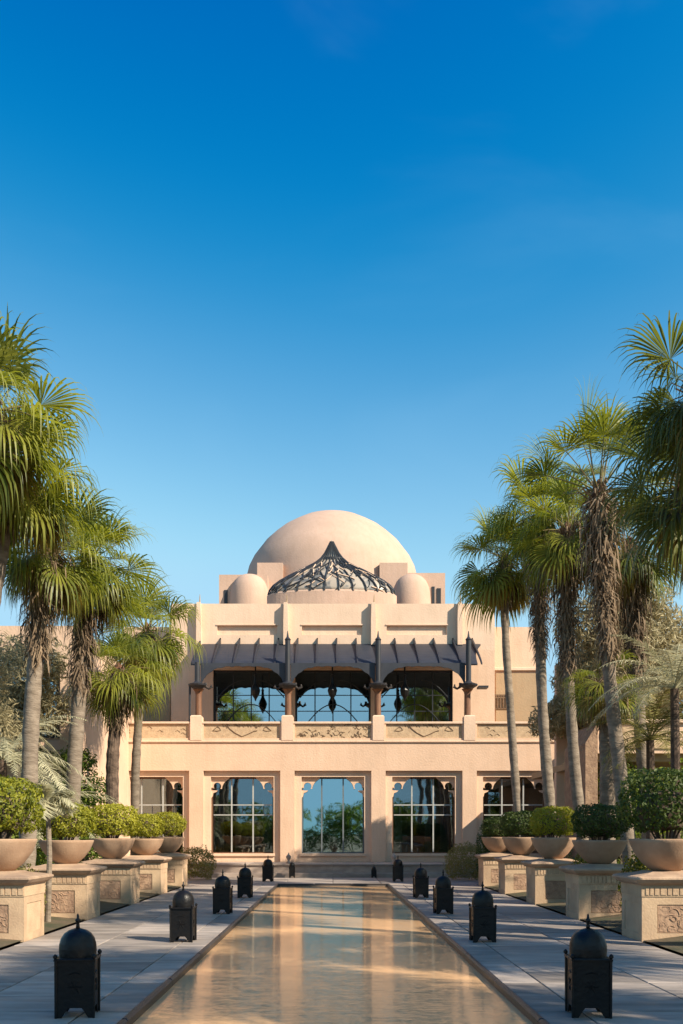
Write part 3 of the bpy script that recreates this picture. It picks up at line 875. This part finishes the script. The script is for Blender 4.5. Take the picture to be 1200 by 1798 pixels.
# pale stone finial urns on the step edge
for px, sd in ((507, 'left'), (692, 'right')):
    c = at(px, 1512, 35.2)
    m = MB().lathe([(.09, .5), (.09, .54), (.05, .58), (.04, .62), (.09, .7), (.1, .77), (.07, .81), (.03, .85), (.01, .92)], (c.x, 35.2), 16)
    solid(m, 'stone_urn', 'step', (c.x, 35.2, .5), f'small pale stone urn on the top step, {sd} of the centre door', 'urn', 'urns on the step', smooth=True)

# ================================================================== PLANTERS, BOWLS, SHRUBS
def make_planter(seed):
    rr = random.Random(seed)
    e = empty('stone_planter', (0, 0, 0), 'x', 'planter', 'stone planters beside the paving')
    hw, dp = .55, .95          # local: front face at y=0, body goes to +y
    b = MB()
    b.box(-hw, hw, .03, dp, 0, .68)
    # front frame pieces leave a recessed panel
    b.box(-hw, -.33, 0, .0299, 0, .68); b.box(.33, hw, 0, .0299, 0, .68)
    b.box(-.33, .33, 0, .0299, 0, .13); b.box(-.33, .33, 0, .0299, .56, .68)
    body = part(b, 'body', 'planter', e)
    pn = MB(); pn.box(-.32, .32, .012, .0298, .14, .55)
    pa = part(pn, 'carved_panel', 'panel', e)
    rl = MB()
    for q in range(16):
        x, z = rr.uniform(-.26, .26), rr.uniform(.19, .5); pts = [(x, .012, z)]; a = rr.uniform(0, 6.28)
        for _ in range(6):
            a += rr.uniform(.2, 1.1); x += .035 * math.cos(a); z += .035 * math.sin(a)
            pts.append((max(-.3, min(.3, x)), .012, max(.16, min(.53, z))))
        rl.tube(pts, rr.uniform(.005, .011), 5)
    part(rl, 'relief', 'panel', pa, kind='stuff')
    # side panels (both flanks)
    for s in (-1, 1):
        sp = MB(); x0, x1 = sorted((s * hw, s * (hw + .012)))
        sp.box(x0, x1, .0, .14, 0, .68); sp.box(x0, x1, dp - .14, dp, 0, .68); sp.box(x0, x1, .14, dp - .14, 0, .12); sp.box(x0, x1, .14, dp - .14, .57, .68)
        part(sp, 'flank_frame', 'planter', e)
    fz = MB(); fz.box(-hw - .02, hw + .02, -.012, dp + .02, .681, .85)
    f = part(fz, 'frieze', 'planter', e)
    fl = MB()
    x = -hw + .04
    while x < hw - .06:
        w_ = rr.uniform(.035, .09)
        fl.box(x, x + w_, -.022, -.012, .705, .83); x += w_ + .02
    part(fl, 'frieze_blocks', 'planter', f, kind='stuff')
    c = MB()
    n0 = 0
    for z, o_ in ((.851, .03), (.89, .09), (.94, .13), (.965, .125), (.98, .10), (1.03, -.18), (1.05, -.24)):
        c.v += [(-hw - o_, -o_, z), (hw + o_, -o_, z), (hw + o_, dp + o_, z), (-hw - o_, dp + o_, z)]
    for i in range(6):
        for k in range(4):
            k2 = (k + 1) % 4; c.f.append((i * 4 + k, i * 4 + k2, i * 4 + 4 + k2, i * 4 + 4 + k))
    c.f.append((24, 25, 26, 27)); c.f.append((3, 2, 1, 0))
    part(c, 'cap', 'planter_cap', e)
    return e
def make_bowl():
    m = MB()
    m.lathe([(.2, 0), (.24, .03), (.34, .12), (.45, .27), (.505, .41), (.52, .45), (.515, .47), (.49, .47), (.47, .41), (.1, .40)], (0, 0), 40)
    o = solid(m, 'planting_bowl', 'bowl', (0, 0, 0), 'x', 'bowl', 'wide bowls on the stone planters', smooth=False)
    for p in o.data.polygons: p.use_smooth = len(p.vertices) == 4
    part(MB().lathe([(.46, .405), (.46, .425), (.2, .45), (.02, .455)], (0, 0), 24), 'soil', 'soil', o)
    return o
def leaf_mass(name, m, n, shape, size, seed, jit=.6, asp=.55):
    """n leaf-sized quads; shape(r) -> (point, outward normal)"""
    r_ = random.Random(seed); mb = MB()
    V, Fc = mb.v, mb.f
    for _ in range(n):
        p, nr = shape(r_)
        nr = (nr + Vector((r_.gauss(0, jit), r_.gauss(0, jit), r_.gauss(0, jit)))).normalized()
        t = nr.cross(Vector((r_.uniform(-1, 1), r_.uniform(-1, 1), r_.uniform(-1, 1))))
        if t.length < 1e-4: continue
        t.normalize(); b = nr.cross(t)
        s = size * r_.uniform(.6, 1.35); t = t * s; b = b * s * asp
        k = len(V); tip = nr * s * .25
        V += [tuple(p - t), tuple(p + b * .9 + tip * .4), tuple(p + t), tuple(p - b * .9 + tip * .4)]
        Fc.append((k, k + 1, k + 2, k + 3))
    return mb.mesh(name, m, fix=False)
def ball_shape(a, b, c, power=2.6, lump=.08, seed=0, depth=.22):
    def f(r):
        while True:
            d = Vector((r.gauss(0, 1), r.gauss(0, 1), r.gauss(0, 1))).normalized()
            if d.z > -.82: break
        k = (abs(d.x) ** power + abs(d.y) ** power + abs(d.z) ** power) ** (-1 / power)
        k *= 1 + lump * noise.noise(d * 2.3 + Vector((seed, 0, 0))) + lump * .6 * noise.noise(d * 6 + Vector((seed, 3, 0)))
        k *= 1 - depth * r.random() ** 2.2
        if r.random() < .05: k *= r.uniform(1.02, 1.13)
        return Vector((d.x * a, d.y * b, d.z * c)) * k, d
    return f
def make_shrub(seed, m, hw=.52, hh=.36, n=5200):
    e = empty('clipped_shrub', (0, 0, 0), 'x', 'shrub', 'clipped shrubs in the bowls')
    me = leaf_mass('foliage', m, n, ball_shape(hw, hw, hh, 2.7, .17, seed), .028, seed)
    place(me, 'foliage', e, (0, 0, hh + .16))
    st = MB(); r_ = random.Random(seed)
    for k in range(12):
        a = k * .53 * 3.7; q = r_.uniform(.1, .26)
        st.tube([(math.cos(a) * .06, math.sin(a) * .06, 0), (math.cos(a) * q * .8, math.sin(a) * q * .8, .2), (math.cos(a) * q * 1.3, math.sin(a) * q * 1.3, .42)], [.016, .012, .008], 5)
    part(st, 'stems', 'twig', e)
    core = MB(); core.lathe([(.01, .2), (hw * .55, .24), (hw * .68, .45), (hw * .5, .62), (.01, .68)], (0, 0), 14)
    part(core, 'dark_core', 'twig', e)  # solid core standing in for dense twigs and the shade inside the foliage
    return e
planters = [make_planter(s) for s in (3, 8)]
bowl = make_bowl()
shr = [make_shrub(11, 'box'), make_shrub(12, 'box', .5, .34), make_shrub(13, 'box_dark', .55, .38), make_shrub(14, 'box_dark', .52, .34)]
PD = [13.65, 17.15, 20.85, 24.5, 28.0]
NEAR = ['nearest', 'second', 'third', 'fourth', 'farthest']
used = {}
def put(proto, loc, rz, label, scale=None):
    if proto.name not in used:
        used[proto.name] = 1; proto.location = loc; proto.rotation_euler = (0, 0, rz); proto['label'] = label
        if scale: proto.scale = scale
        return proto
    return copy_tree(proto, loc, rz, label, scale=scale)
for s, side in ((-1, 'left'), (1, 'right')):
    for k, d in enumerate(PD):
        rr = random.Random(100 + k + s)
        put(planters[(k + (s > 0)) % 2], (s * 5.19, d, -.005), 0, f'carved stone planter box with moulded cap, {NEAR[k]} on the {side} side')
        bs = (1.06, 1.06, 1.05) if k == 0 else (1, 1, rr.uniform(.95, 1.05))
        put(bowl, (s * 5.16, d + .48, 1.046), rr.uniform(0, 6), f'wide terracotta bowl on the {NEAR[k]} planter on the {side}', bs)
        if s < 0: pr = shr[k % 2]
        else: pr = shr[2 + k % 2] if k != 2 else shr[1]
        sc = {(-1, 0): 1.12, (1, 0): 1.22, (-1, 1): 1.0, (1, 1): .98, (-1, 3): .95, (1, 4): .85}.get((s, k), 1.0 + rr.uniform(-.06, .06))
        put(pr, (s * 5.16, d + .48, 1.046 + .33 * bs[2]), rr.uniform(0, 6),
            f'{"yellow green" if s < 0 else "green"} clipped round shrub in the {NEAR[k]} bowl on the {side}', (sc, sc, sc * (1.1 if k == 0 else 1)))

# ================================================================== PALMS
def frond_mesh(name, pitch, m, seed, pet=.82, blade=1.3, nseg=40, spread=112, limp=1.0):
    """fan leaf: petiole, then pleated segments that split and droop under gravity"""
    r_ = random.Random(seed); mb = MB()
    d = Vector((math.cos(pitch), 0, math.sin(pitch))); p = Vector((0, 0, 0)); pts = [p.copy()]
    for i in range(6):
        d = (d + Vector((0, 0, -.055 * limp * (1 if abs(pitch) < 1.3 else .4)))).normalized(); p = p + d * pet / 6; pts.append(p.copy())
    mb.tube(pts, [.022, .019, .017, .015, .013, .012, .011], 5)
    npet = len(mb.f)
    u = d; v = Vector((0, 1, 0)); nrm = u.cross(v)
    if nrm.z < 0 and abs(pitch) < 1.2: nrm = -nrm
    hub = p; steps = 8
    for k in range(nseg):
        a = R(-spread + 2 * spread * k / (nseg - 1) + r_.uniform(-2, 2))
        L = blade * (.72 + .28 * math.cos(a * .62)) * r_.uniform(.88, 1.08)
        dr = (u * math.cos(a) + v * math.sin(a) + nrm * (.16 * (1 if k % 2 else -.2) + .28 * abs(math.sin(a)) ** 1.2)).normalized()
        q = hub.copy(); side0 = (-u * math.sin(a) + v * math.cos(a)).normalized()
        wmax = 2 * math.tan(R(spread / nseg)) * L * .46
        row = []
        for t in range(steps + 1):
            f_ = t / steps
            wd = wmax * (f_ / .42 if f_ < .42 else max(0.03, 1 - (f_ - .42) / .58) ** 1.0) * .5
            row.append((q - side0 * wd, q + side0 * wd))
            g_ = (.02 + 2.3 * max(0, f_ - .34) ** 1.1) * limp * r_.uniform(.8, 1.25)
            dr = (dr + Vector((0, 0, -g_))).normalized()
            q = q + dr * (L / steps)
        b = len(mb.v)
        for x, y in row: mb.v += [tuple(x), tuple(y)]
        for t in range(steps): mb.f.append((b + 2 * t, b + 2 * t + 1, b + 2 * t + 3, b + 2 * t + 2))
    me = mb.mesh(name, m, fix=False)
    me.materials.append(M['petiole'])
    for i in range(npet): me.polygons[i].material_index = 1
    return me
PITCH = [82, 62, 42, 22, 2, -20, -42, -66]
FM = {}
for kind, m in (('g', 'frond'), ('d', 'frond_dark')):
    FM[kind] = [[frond_mesh('frond', R(p), m, 50 + i * 7 + j, limp=.35 + .6 * j + .13 * i) for j in range(2)] for i, p in enumerate(PITCH)]
FM['u'] = [[frond_mesh('frond', R(p), 'frond', 150 + i * 3 + j, pet=1.25, blade=1.0, limp=.4 + .3 * j) for j in range(2)] for i, p in enumerate(PITCH)]
FM['old'] = [[frond_mesh('frond', R(p), 'frond_old', 90 + i * 3 + j, nseg=24, limp=1.7, blade=.85) for j in range(2)] for i, p in enumerate((-35, -58, -74))]

def palm(label, base, ctrl, heart, d, r0=.2, r1=.15, nf=36, sc=1.0, skirt=1.4, kind='g', old=8, seed=1, pmin=-62, pmax=84, rough=False, dz=0.0, fibers=True):
    """base, ctrl, heart: photograph columns/rows at distance d (base row is the ground)"""
    r_ = random.Random(seed)
    B0 = Vector(((base - 585) * d / F, d, 0.0)); C0 = at(ctrl[0], ctrl[1], d + dz * .5); H = at(heart[0], heart[1], d + dz)
    e = empty('fan_palm', B0, label, 'palm tree', 'fan palms flanking the pool')
    N = 34; pts = []; rad = []
    for i in range(N + 1):
        t = i / N
        p = B0 * (1 - t) ** 2 + C0 * 2 * t * (1 - t) + H * t * t
        p += Vector((noise.noise((t * 3, seed, 0)), noise.noise((t * 3, seed, 5)), 0)) * .05
        pts.append(p); rad.append((r0 * (1 - t) + r1 * t) * (1 + .035 * (-1) ** i + .05 * r_.uniform(-1, 1) + .25 * max(0, .06 - t) * 6))
    tr = MB().tube(pts, rad, 14)
    part(tr, 'trunk', 'rough_trunk' if rough else 'trunk', e, smooth=not rough)
    # thatch of old leaf bases
    length = (H - B0).length; st = max(0.0, 1 - skirt / length)
    def along(t):
        return B0 * (1 - t) ** 2 + C0 * 2 * t * (1 - t) + H * t * t
    if skirt > .05:
        th = MB()
        cnt = int(330 * skirt + 150)
        for _ in range(cnt):
            t = st + (1 - st) * r_.random() ** .8; p = along(t); a = r_.uniform(0, 2 * math.pi)
            f_ = (t - st) / max(1e-3, 1 - st)
            rr_ = (r0 * (1 - t) + r1 * t) * .95
            o_ = Vector((math.cos(a), math.sin(a), 0)); side = Vector((-math.sin(a), math.cos(a), 0))
            l = r_.uniform(.2, .8) * (.6 + .6 * f_); fl = r_.uniform(.08, .6) * (.5 + .7 * f_)
            w0 = r_.uniform(.006, .028)
            up = r_.random() < .3
            p0 = p + o_ * rr_
            if up: p1 = p0 + o_ * fl * l + Vector((0, 0, l * .3)); p2 = p1 + o_ * l * .25 + side * r_.uniform(-.1, .1) + Vector((0, 0, -l * .3))
            else: p1 = p0 + o_ * fl * .9 * l * 1.4 + Vector((0, 0, -l * .4)) + side * r_.uniform(-.08, .08); p2 = p1 + o_ * fl * .1 + side * r_.uniform(-.12, .12) + Vector((0, 0, -l * .6))
            th.quad(tuple(p0 - side * w0), tuple(p0 + side * w0), tuple(p1 + side * w0 * .9), tuple(p1 - side * w0 * .9))
            th.quad(tuple(p1 - side * w0 * .9), tuple(p1 + side * w0 * .9), tuple(p2 + side * w0 * .2), tuple(p2 - side * w0 * .2))
        o = part(th, 'thatch', 'thatch', e)
    hb = MB(); h0 = H + Vector((0, 0, -.35 * sc))
    hb.lathe([(r1 * .9, h0.z - .05), (r1 * 1.5, h0.z + .12 * sc), (r1 * 1.55, h0.z + .3 * sc), (r1 * .9, h0.z + .5 * sc), (.03, h0.z + .65 * sc)], (h0.x, h0.y), 12)
    cr = part(hb, 'crown', 'heart', e)
    og = Vector(ORG[e.as_pointer()])
    for i in range(nf):
        q = (i + .5) / nf
        pit = pmax + (pmin - pmax) * q ** .9 + r_.uniform(-8, 8)
        idx = min(range(len(PITCH)), key=lambda z: abs(PITCH[z] - pit))
        me = FM[kind][idx][r_.randrange(2)]
        az = i * 2.39996 + r_.uniform(-.25, .25)
        o = place(me, 'frond', cr, H - og + Vector((math.cos(az) * r1 * .7, math.sin(az) * r1 * .7, .12 * sc * (1 - q))), az)
        k = sc * r_.uniform(.85, 1.12) * (1.0 if q > .15 else .85)
        o.scale = (k, k, k); o.rotation_euler[0] = r_.uniform(-.12, .12)
    for i in range(int(old * 1.5)):
        az = i * 2.39996 * 1.3 + 1.0
        me = FM['old'][r_.randrange(3)][r_.randrange(2)]
        o = place(me, 'frond', cr, H - og + Vector((math.cos(az) * r1, math.sin(az) * r1, -.15 * sc)), az)
        k = sc * r_.uniform(.8, 1.05); o.scale = (k, k, k)
    return e
# left row
palm('tall fan palm cut by the left edge, highest crown on the left', -95, (-60, 1000), (-20, 728), 15.6, .2, .15, 25, .92, 1.6, 'g', 6, 21)
palm('leaning fan palm at the left edge below the highest left crown', -62, (-40, 1100), (30, 835), 17.4, .19, .14, 24, .92, 1.5, 'g', 8, 22)
palm('shaggy fan palm with pale leaning trunk, leftmost trunk in view', 46, (52, 1180), (84, 960), 19.6, .19, .15, 22, .9, 3.0, 'g', 8, 23)
palm('fan palm with dark shaggy upper trunk, second trunk from the left', 120, (136, 1180), (160, 985), 22.6, .19, .15, 27, 1.0, 4.0, 'g', 8, 24)
palm('short fan palm with rough stubby bark, left of the outer window', 193, (200, 1300), (208, 1180), 26.5, .19, .17, 22, .9, 2.2, 'g', 5, 25, rough=True)
palm('slim fan palm before the outer left window', 236, (234, 1290), (258, 1110), 29.6, .15, .12, 26, 1.05, 1.2, 'g', 6, 26)
# right row
palm('slim dark leaning fan palm nearest the facade on the right', 926, (884, 1210), (886, 985), 28.0, .135, .11, 28, 1.0, 1.6, 'g', 12, 31)
palm('leaning fan palm with long brown skirt, second from the facade', 978, (940, 1180), (950, 905), 26.0, .165, .13, 25, .95, 4.4, 'g', 7, 32)
palm('leaning fan palm behind the third right planter', 1036, (984, 1200), (996, 935), 24.0, .155, .125, 22, .92, 4.2, 'g', 6, 33)
palm('straight grey palm with a small dry crown among right palms', 1070, (1066, 1300), (1062, 1200), 21.8, .20, .15, 14, .62, 1.4, 'g', 12, 34, pmax=60)
palm('tall open crowned fan palm with long upright stalks on the right', 1116, (1062, 1160), (1052, 866), 20.0, .165, .12, 19, 1.0, 4.2, 'u', 1, 35, pmin=12, pmax=88)
palm('dark fan palm at the right edge below the highest right crown', 1275, (1262, 1100), (1205, 855), 17.2, .19, .15, 25, .95, 2.6, 'd', 6, 36)
palm('tallest dark fan palm cut by the right edge', 1290, (1250, 950), (1246, 690), 14.8, .2, .15, 24, .9, 1.5, 'd', 3, 37, pmax=58)
palm('fan palm with a dark low crown between right trunks', 1145, (1120, 1200), (1105, 960), 23.5, .17, .14, 22, .9, 4.0, 'd', 6, 38)
# palms beside and behind the viewpoint that shade the paving
for k, (x, y, h) in enumerate(((7.2, 11.6, 9.0), (9.6, 7.6, 7.0), (8.4, 4.0, 8.2), (13.0, 12.6, 8.8), (10.6, 2.0, 7.0), (7.2, 1.0, 9.6))):
    yy = max(y, .6)
    e = palm(f'fan palm out of view to the right of the camera, {"ABCDEFGH"[k]} of the shading row', 585 + x * F / y if y > .5 else 585, (585 + x * F / yy, 1466 - (h * .55 - 1.6) * F / yy), (585 + x * F / yy, 1466 - (h - 1.6) * F / yy), yy, .2, .15, 40, 1.2, 1.6, 'd', 6, 60 + k)
    e['label'] = ('fan palm standing out of view on the right', 'second fan palm out of view on the right', 'third fan palm out of view on the right', 'fourth fan palm out of view on the right', 'fifth fan palm out of view on the right', 'sixth fan palm out of view on the right', 'seventh fan palm out of view on the right', 'eighth fan palm out of view on the right')[k]

# ================================================================== OTHER PLANTS
def tree_shape(blobs):
    def f(r):
        c, (a, b, h) = r.choice(blobs)
        d = Vector((r.gauss(0, 1), r.gauss(0, 1), r.gauss(0, 1))).normalized()
        k = (1 - .55 * r.random() ** 1.8) * (1 + .25 * noise.noise(d * 2.5 + c))
        return c + Vector((d.x * a, d.y * b, d.z * h)) * k, (d + Vector((0, 0, .4))).normalized()
    return f
def tree(name, label, cat, loc, h, w, m, seed, n=5000, leaf=.07, asp=.35, group=None, trunk_h=.35, tr=.12):
    r_ = random.Random(seed); x, y = loc
    e = empty(name, (x, y, 0), label, cat, group)
    blobs = []; limbs = MB()
    top = Vector((0, 0, h * trunk_h))
    limbs.tube([(0, 0, -.1), (.03, 0, h * trunk_h * .5), tuple(top)], [tr, tr * .8, tr * .65], 9)
    for k in range(11):
        a = r_.uniform(0, 6.28); q = r_.uniform(.15, .8) * w * .5; z = h * (trunk_h + (.92 - trunk_h) * r_.random())
        c = Vector((math.cos(a) * q, math.sin(a) * q, z))
        s = w * r_.uniform(.18, .30)
        blobs.append((c, (s, s, s * r_.uniform(.6, .9))))
        mid = top.lerp(c, .5) + Vector((0, 0, .1 * h * r_.uniform(-.3, .5)))
        limbs.tube([tuple(top * .9), tuple(mid), tuple(c)], [tr * .5, tr * .28, tr * .08], 6)
    o = part(limbs, 'trunk', 'bark', None or e) if False else place(limbs.mesh('trunk', 'bark'), 'trunk', e)
    me = leaf_mass('crown', m, n, tree_shape(blobs), leaf, seed, .8, asp)
    place(me, 'crown', e)
    return e
P_ = lambda px, d: ((px - 585) * d / F, d)
DG = 'dry trees behind the palms'
tree('olive_tree', 'dry olive grey tree behind the right palms, nearest the building', 'tree', P_(1015, 31.0), 9.2, 3.6, 'olive', 1, 11500, .13, .2, DG, .58)
tree('olive_tree', 'dry olive grey tree at the right edge behind the dark palm', 'tree', P_(1185, 29.5), 9.4, 4.6, 'olive', 2, 13500, .13, .2, DG, .6)
tree('olive_tree', 'tall pale tree rising behind the right palm crowns', 'tree', P_(1110, 29.5), 10.4, 4.6, 'olive', 3, 12500, .13, .22, DG, .55)
tree('olive_tree', 'low dry shrubby tree between the right leaning trunks', 'tree', P_(1090, 28.5), 8.2, 3.6, 'olive', 14, 8500, .13, .2, DG, .62)
tree('olive_tree', 'dry pale tree behind the left shaggy palms', 'tree', P_(30, 26.0), 7.4, 3.2, 'olive', 4, 8500, .12, .2, DG, .62)
tree('olive_tree', 'dry pale tree low at the left edge', 'tree', P_(-40, 22.5), 6.6, 3.0, 'olive', 15, 7000, .09, .2, DG, .55)
tree('green_shrub_tree', 'bright green bush below the right terrace parapet', 'bush', P_(1165, 25.0), 3.4, 3.6, 'green', 5, 9000, .055, .5, 'green bushes under the wing', .15, .06)
tree('green_shrub_tree', 'bright green bush between the right palm trunks', 'bush', P_(1105, 28.0), 3.8, 3.0, 'green', 6, 8000, .055, .5, 'green bushes under the wing', .15, .06)
tree('green_shrub_tree', 'low green bush behind the middle right planters', 'bush', P_(1040, 29.0), 2.2, 2.4, 'green', 16, 5000, .055, .5, 'green bushes under the wing', .15, .06)
tree('dark_shrub', 'dark green bush between the left palm trunks', 'bush', P_(152, 27.5), 4.2, 2.6, 'green', 7, 8000, .06, .45, 'dark bushes behind left palms', .15, .06)
tree('dark_shrub', 'dark green bush behind the left second palm', 'bush', P_(100, 27.2), 4.6, 2.4, 'box_dark', 8, 8000, .06, .45, 'dark bushes behind left palms', .15, .06)
tree('dark_shrub', 'low green bush at the far left behind the clipped shrubs', 'bush', P_(40, 24.0), 2.0, 3.4, 'green', 9, 6000, .06, .45, 'dark bushes behind left palms', .12, .06)

def feather_palm(label, px, d, h, w, nf, seed, m='silver', trunk=.12, name='feather_palm', lift=.9):
    """arching pinnate leaves from a short trunk"""
    r_ = random.Random(seed); x, y = P_(px, d)
    e = empty(name, (x, y, 0), label, 'palm tree', 'feather palms')
    place(MB().tube([(0, 0, -.1), (.03, .02, h * .25), (0, 0, h * .45)], [trunk, trunk * .85, trunk * .75], 9).mesh('trunk', 'rough_trunk' if trunk > .1 else 'trunk'), 'trunk', e)
    for k in range(nf):
        az = k * 2.4 + r_.uniform(-.3, .3); el = r_.uniform(.1, 1.35) * lift
        d_ = Vector((math.cos(az) * math.cos(el), math.sin(az) * math.cos(el), math.sin(el))); p = Vector((0, 0, h * .45))
        L = w * r_.uniform(.7, 1.05); mb = MB(); pts = [p.copy()]; n = 22
        for t in range(n):
            d_ = (d_ + Vector((0, 0, -.075))).normalized(); p = p + d_ * L / n; pts.append(p.copy())
        mb.tube(pts, [.016 * (1 - .8 * i / n) for i in range(n + 1)], 4)
        for t in range(3, n):
            tg = (pts[t + 1] - pts[t]).normalized() if t < n else d_
            sd = tg.cross(Vector((0, 0, 1))).normalized()
            for s in (-1, 1):
                for j in (0, .5):
                    b = pts[t].lerp(pts[t + 1], j); l = .34 * math.sin(math.pi * (.12 + .85 * t / n)) * r_.uniform(.8, 1.1)
                    dr = (sd * s + tg * .7 + Vector((0, 0, r_.uniform(-.5, .25)))).normalized()
                    q = b + dr * l + Vector((0, 0, -.10 * l)); ww = tg * .011
                    mb.quad(tuple(b - ww), tuple(b + ww), tuple(b.lerp(q, .6) + ww * 1.2), tuple(q))
        place(mb.mesh('frond', m, fix=False), 'frond', e)
    return e
feather_palm('silvery feather palm at the left edge behind the first shrub', 5, 21.0, 7.4, 2.6, 34, 1)
feather_palm('silvery feather palm between the two left pale trunks', 78, 24.0, 5.0, 2.4, 30, 2)
feather_palm('silvery feather palm high at the left edge', -30, 25.0, 10.0, 2.8, 30, 3)
feather_palm('yellow green feather palm between the right trunks', 1142, 21.0, 8.4, 1.9, 22, 4, 'hedge', lift=1.1)
feather_palm('pale feather palm at the right edge under dark crown', 1185, 19.5, 10.5, 2.2, 28, 5, 'silver')
feather_palm('slender young feather palm rising between the first two left planters', 84, 16.2, 4.9, .62, 18, 6, 'silver', trunk=.055)

# hedges and small bushes
def bush(name, label, loc, a, b, c, m, seed, n=4200, leaf=.035, group=None):
    e = empty(name, (loc[0], loc[1], 0), label, 'bush', group)
    me = leaf_mass('foliage', m, n, ball_shape(a, b, c, 2.4, .22, seed, .35), leaf, seed, .7, .5)
    place(me, 'foliage', e, (0, 0, c * .92))
    st = MB(); r_ = random.Random(seed)
    for k in range(9):
        q = k * .7; st.tube([(0, 0, -.06), (math.cos(q) * a * .4, math.sin(q) * b * .4, c * .7), (math.cos(q) * a * .7, math.sin(q) * b * .7, c * 1.3)], [.02, .013, .006], 5)
    part(st, 'stems', 'twig', e)
    return e
bush('facade_bush', 'olive bush at the left foot of the facade beside the steps', P_(344, 32.6), .68, .62, .60, 'hedge', 1, 5000, .035, 'bushes at the steps')
bush('facade_bush', 'olive bush at the right foot of the facade beside the steps', P_(820, 32.4), .74, .68, .66, 'hedge', 2, 5600, .035, 'bushes at the steps')
bush('topiary', 'small round shrub at the end of the right planter row', P_(857, 30.6), .40, .4, 1.0, 'box_dark', 3, 4000, .03)
bush('croton_bush', 'yellow and red bush before the first right bowl', (5.35, 15.9), .32, .32, .66, 'croton', 4, 2600, .035, 'variegated bushes between planters')
bush('croton_bush', 'yellow green bush between second and third right planters', (5.4, 19.4), .3, .3, .64, 'croton', 5, 2400, .035, 'variegated bushes between planters')
bush('croton_bush', 'leafy bush beside the first left bowl', (-5.5, 15.9), .45, .35, .55, 'hedge', 6, 3000, .035, 'variegated bushes between planters')
bush('croton_bush', 'leafy bush between second and third left planters', (-5.6, 19.4), .4, .4, .55, 'hedge', 7, 3000, .035, 'variegated bushes between planters')
bush('croton_bush', 'low yellow bush beyond the first right planter', (6.2, 14.6), .34, .34, .6, 'croton', 8, 2600, .035, 'variegated bushes between planters')
# grass and low cover in the beds
for s, side in ((-1, 'left'), (1, 'right')):
    r_ = random.Random(9 + s); m = MB()
    for _ in range(16000):
        x = 5.5 + 8.0 * r_.random() ** 1.5; y = r_.uniform(9.5, 29.2)
        h = r_.uniform(.04, .13) + .25 * max(0, noise.noise((x * .9 * s, y * .9, 8))) * min(1, (x - 4.6) / .8)
        a = r_.uniform(0, 6.28); w_ = r_.uniform(.006, .016); dx, dy = math.cos(a), math.sin(a)
        z0 = .0 + .08 * min(1, (x - 4.66) / 1.2); l = r_.uniform(.0, .09)
        m.quad((s * x - dx * w_, y - dy * w_, z0), (s * x + dx * w_, y + dy * w_, z0), (s * x + dx * w_ * .3 + dy * l, y - dx * l, z0 + h), (s * x - dx * w_ * .3 + dy * l, y - dx * l, z0 + h))
    o = place(m.mesh('grass', 'green', fix=False), 'grass')
    tag(o, f'low grass and ground cover in the {side} planting bed', 'grass', kind='stuff')
# trees behind the viewpoint, mirrored in the glass
for k, (x, y, h) in enumerate(((-14, -26, 5.0), (-7, -30, 5.4), (1, -34, 4.6), (8, -29, 5.2), (16, -27, 5.0), (-22, -28, 5.0), (24, -30, 5.0))):
    tree('garden_tree', ('first', 'second', 'third', 'fourth', 'fifth', 'sixth', 'seventh')[k] + ' tree behind the camera, seen only mirrored in the glass', 'tree', (x, y), h, 7.5, 'green', 70 + k, 2500, .22, .6, 'trees behind the camera')

hb = MB()
e = empty('garden_hedge', (0, -19, 0), 'tall dark hedge behind the camera, seen only mirrored in the glass', 'hedge')
r_ = random.Random(3)
def hedge_shape(r):
    x = r.uniform(-26, 26); h = 2.2 + 1.0 * noise.noise((x * .35, 2, 1)) + .5 * noise.noise((x * 1.3, 7, 1))
    return Vector((x, r.uniform(-.8, .8), h * r.random() ** .7)), Vector((0, 1, .3))
place(leaf_mass('foliage', 'box_dark', 22000, hedge_shape, .11, 5, .8, .6), 'foliage', e)
